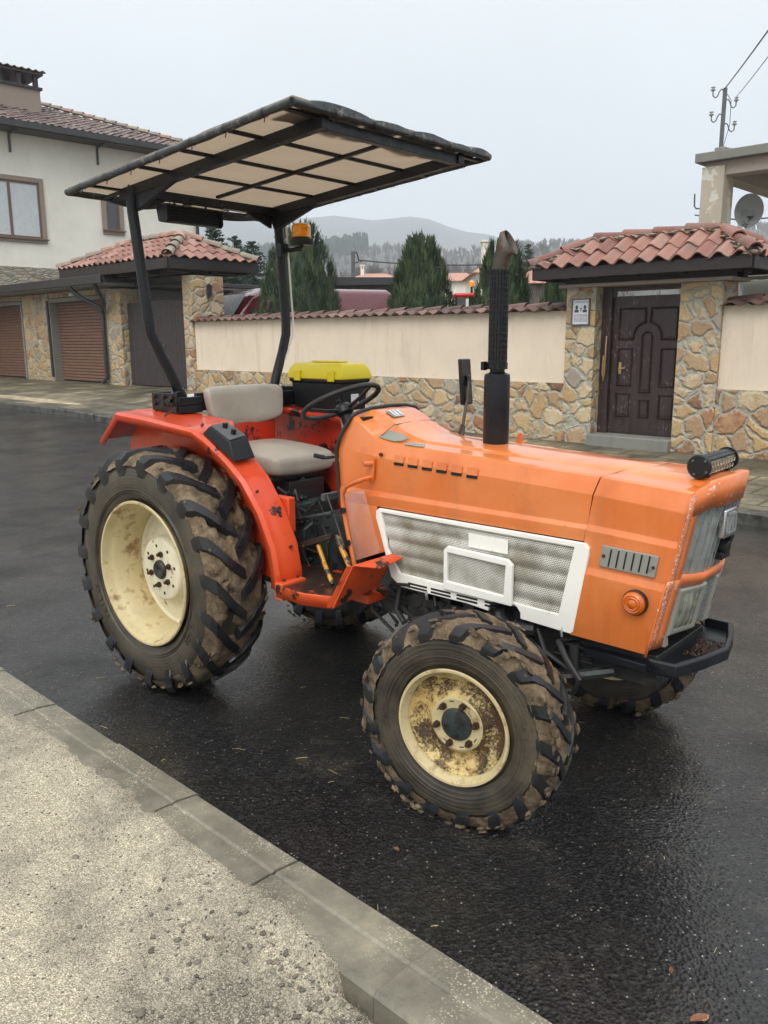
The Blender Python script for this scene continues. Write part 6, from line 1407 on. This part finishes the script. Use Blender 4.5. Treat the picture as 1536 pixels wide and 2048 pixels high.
b=MB(); b.box(.62,1.1,-.30,-.10,.56,.60); b.box(.80,.84,-.40,-.10,.60,.64); b.hexa([(.79,-.56,.585),(.84,-.56,.585),(.84,-.42,.585),(.79,-.42,.585),(.79,-.56,.66),(.84,-.56,.66),(.84,-.42,.66),(.79,-.42,.66)]); tb(b,'step_bracket',M['worn'],sp_,bevel=.003)
b=MB(); far=[(.60,.24),(1.10,.27),(1.10,.54),(.80,.55),(.60,.42)]; b.prism(far,2,.640,.648); tb(b,'step',M['step'])
# worn yellow pedals
b=MB(); b.hexa([(.735,-.38,.762),(.945,-.37,.842),(.945,-.32,.842),(.735,-.33,.762),(.735,-.38,.790),(.945,-.37,.868),(.945,-.32,.868),(.735,-.33,.790)]); pd=tb(b,'pedal',M['blackyel'],bevel=.003)
b=MB(); b.tube([(.86,-.36,.80),(.91,-.375,.73),(.985,-.40,.652)],.010,10); tb(b,'pedal_arm',M['yelpaint'],pd)
b=MB(); b.tube([(.955,-.34,.855),(1.0,-.35,.795),(1.05,-.36,.735)],.012,10); tb(b,'pedal_arm',M['yelpaint'],pd)
# clear side screen in its tube frame
b=MB(); b.tube([(1.085,-.258,1.115),(1.085,-.30,1.112),(1.03,-.30,1.092),(.978,-.30,1.068),(.955,-.30,1.035),(.957,-.30,.98),(.985,-.30,.86),(1.02,-.30,.73),(1.03,-.30,.70)],.0105,10); b.tube([(1.093,-.256,1.175),(1.075,-.295,1.175)],.0125,10); b.prism([(1.07,1.10),(1.10,1.10),(1.108,1.195),(1.085,1.195)],1,-.262,-.254)
sf=tb(b,'screen_frame',M['hood'],smooth=60)
b=MB(); b.prism([(.965,1.035),(1.075,1.062),(1.085,1.045),(1.165,.815),(1.155,.800),(1.03,.748),(1.022,.755)],1,-.298,-.295); tb(b,'clear_screen',M['screen'],sf,smooth=0)
b=MB(); 
for x,z in ((.975,.965),(1.0,.825)): b.cyl((x,-.312,z),(x,-.325,z),.013,12)
tb(b,'screw_knob',M['plastic'],sf)
# mirror on the far side
b=MB(); b.tube([(1.20,.235,1.24),(1.20,.25,1.30)],.009,8); b.tube([(1.19,.25,1.27),(1.185,.28,1.36),(1.175,.31,1.42),(1.172,.325,1.50)],.007,8); b.prism([(1.17,1.235),(1.20,1.235),(1.205,1.31),(1.195,1.31)],1,.235,.241); mr_=tb(b,'mirror_arm',M['rust'],smooth=50)
b=MB(); MM=Matrix.Translation((1.150,.325,1.495))@Matrix.Rotation(math.radians(-5),4,'Y')@Matrix.Rotation(math.radians(10),4,'Z'); b.box(-.008,.008,-.050,.060,-.105,.105,MM); b.box(.008,.022,-.01,.02,-.02,.03,MM); tb(b,'mirror',M['black'],mr_,bevel=.007,seg=3)
# black canister behind the toolbox
b=MB(); b.lathe([(-.10,.001),(-.095,.03),(-.08,.038),(.06,.038),(.075,.03),(.08,.001)],20,M=Matrix.Translation((-.10,.50,1.40))@Matrix.Rotation(math.radians(60),4,'Z')); tb(b,'horn',M['plastic'])
# ---- tool box resting on the far fender
tx=thing('toolbox','black plastic toolbox with bright yellow lid standing on the far fender of the tractor','toolbox',tr.matrix_basis@Vector((0,0,0)) if False else tr.location,TA)
b=MB(); b.loft([[(x0,y0,z),(x1,y0,z),(x1,y1,z),(x0,y1,z)] for x0,x1,y0,y1,z in ((-.055,.315,.37,.555,1.312),(-.065,.325,.36,.565,1.46),(-.075,.335,.35,.575,1.462),(-.075,.335,.35,.575,1.482))]); b.build('box_body',M['plastic'],tx,bevel=.008)
b=MB(); b.loft([[(x0,y0,z),(x1,y0,z),(x1,y1,z),(x0,y1,z)] for x0,x1,y0,y1,z in ((-.082,.342,.343,.582,1.478),(-.082,.342,.343,.582,1.500),(-.072,.332,.353,.572,1.535),(-.055,.315,.375,.55,1.562),(-.045,.305,.385,.54,1.564))]); ld=b.build('lid',M['yellow'],tx,bevel=.006)
b=MB(); b.box(.02,.24,.43,.50,1.565,1.575); b.build('handle',M['yellow'],ld,bevel=.004)
for x in (-.02,.24):
    b=MB(); b.box(x,x+.05,.334,.342,1.468,1.525); b.build('latch',M['yellow'],tx,bevel=.003)
b=MB(); b.box(.3251,.326,.43,.49,1.35,1.40); b.build('paper_sticker',M['paper'],tx)
# ------------------------------------------------------------------ damp air
b=MB(); b.box(-2410,2410,-290,2190,-1.2,275); hz=b.build('haze',None or M['wire'],smooth=0); hm=bpy.data.materials.new('haze_air'); hm.use_nodes=True; hz.data.materials.clear(); hz.data.materials.append(hm)
hn=hm.node_tree; hn.nodes.remove(hn.nodes['Principled BSDF']); pv=hn.nodes.new('ShaderNodeVolumePrincipled'); pv.inputs['Color'].default_value=(.86,.92,1,1); pv.inputs['Density'].default_value=.0007; hn.links.new(pv.outputs[0],hn.nodes['Material Output'].inputs['Volume'])
hz['kind']='stuff'; hz['label']='pale damp haze filling the air over the street and hills'; hz['category']='haze'
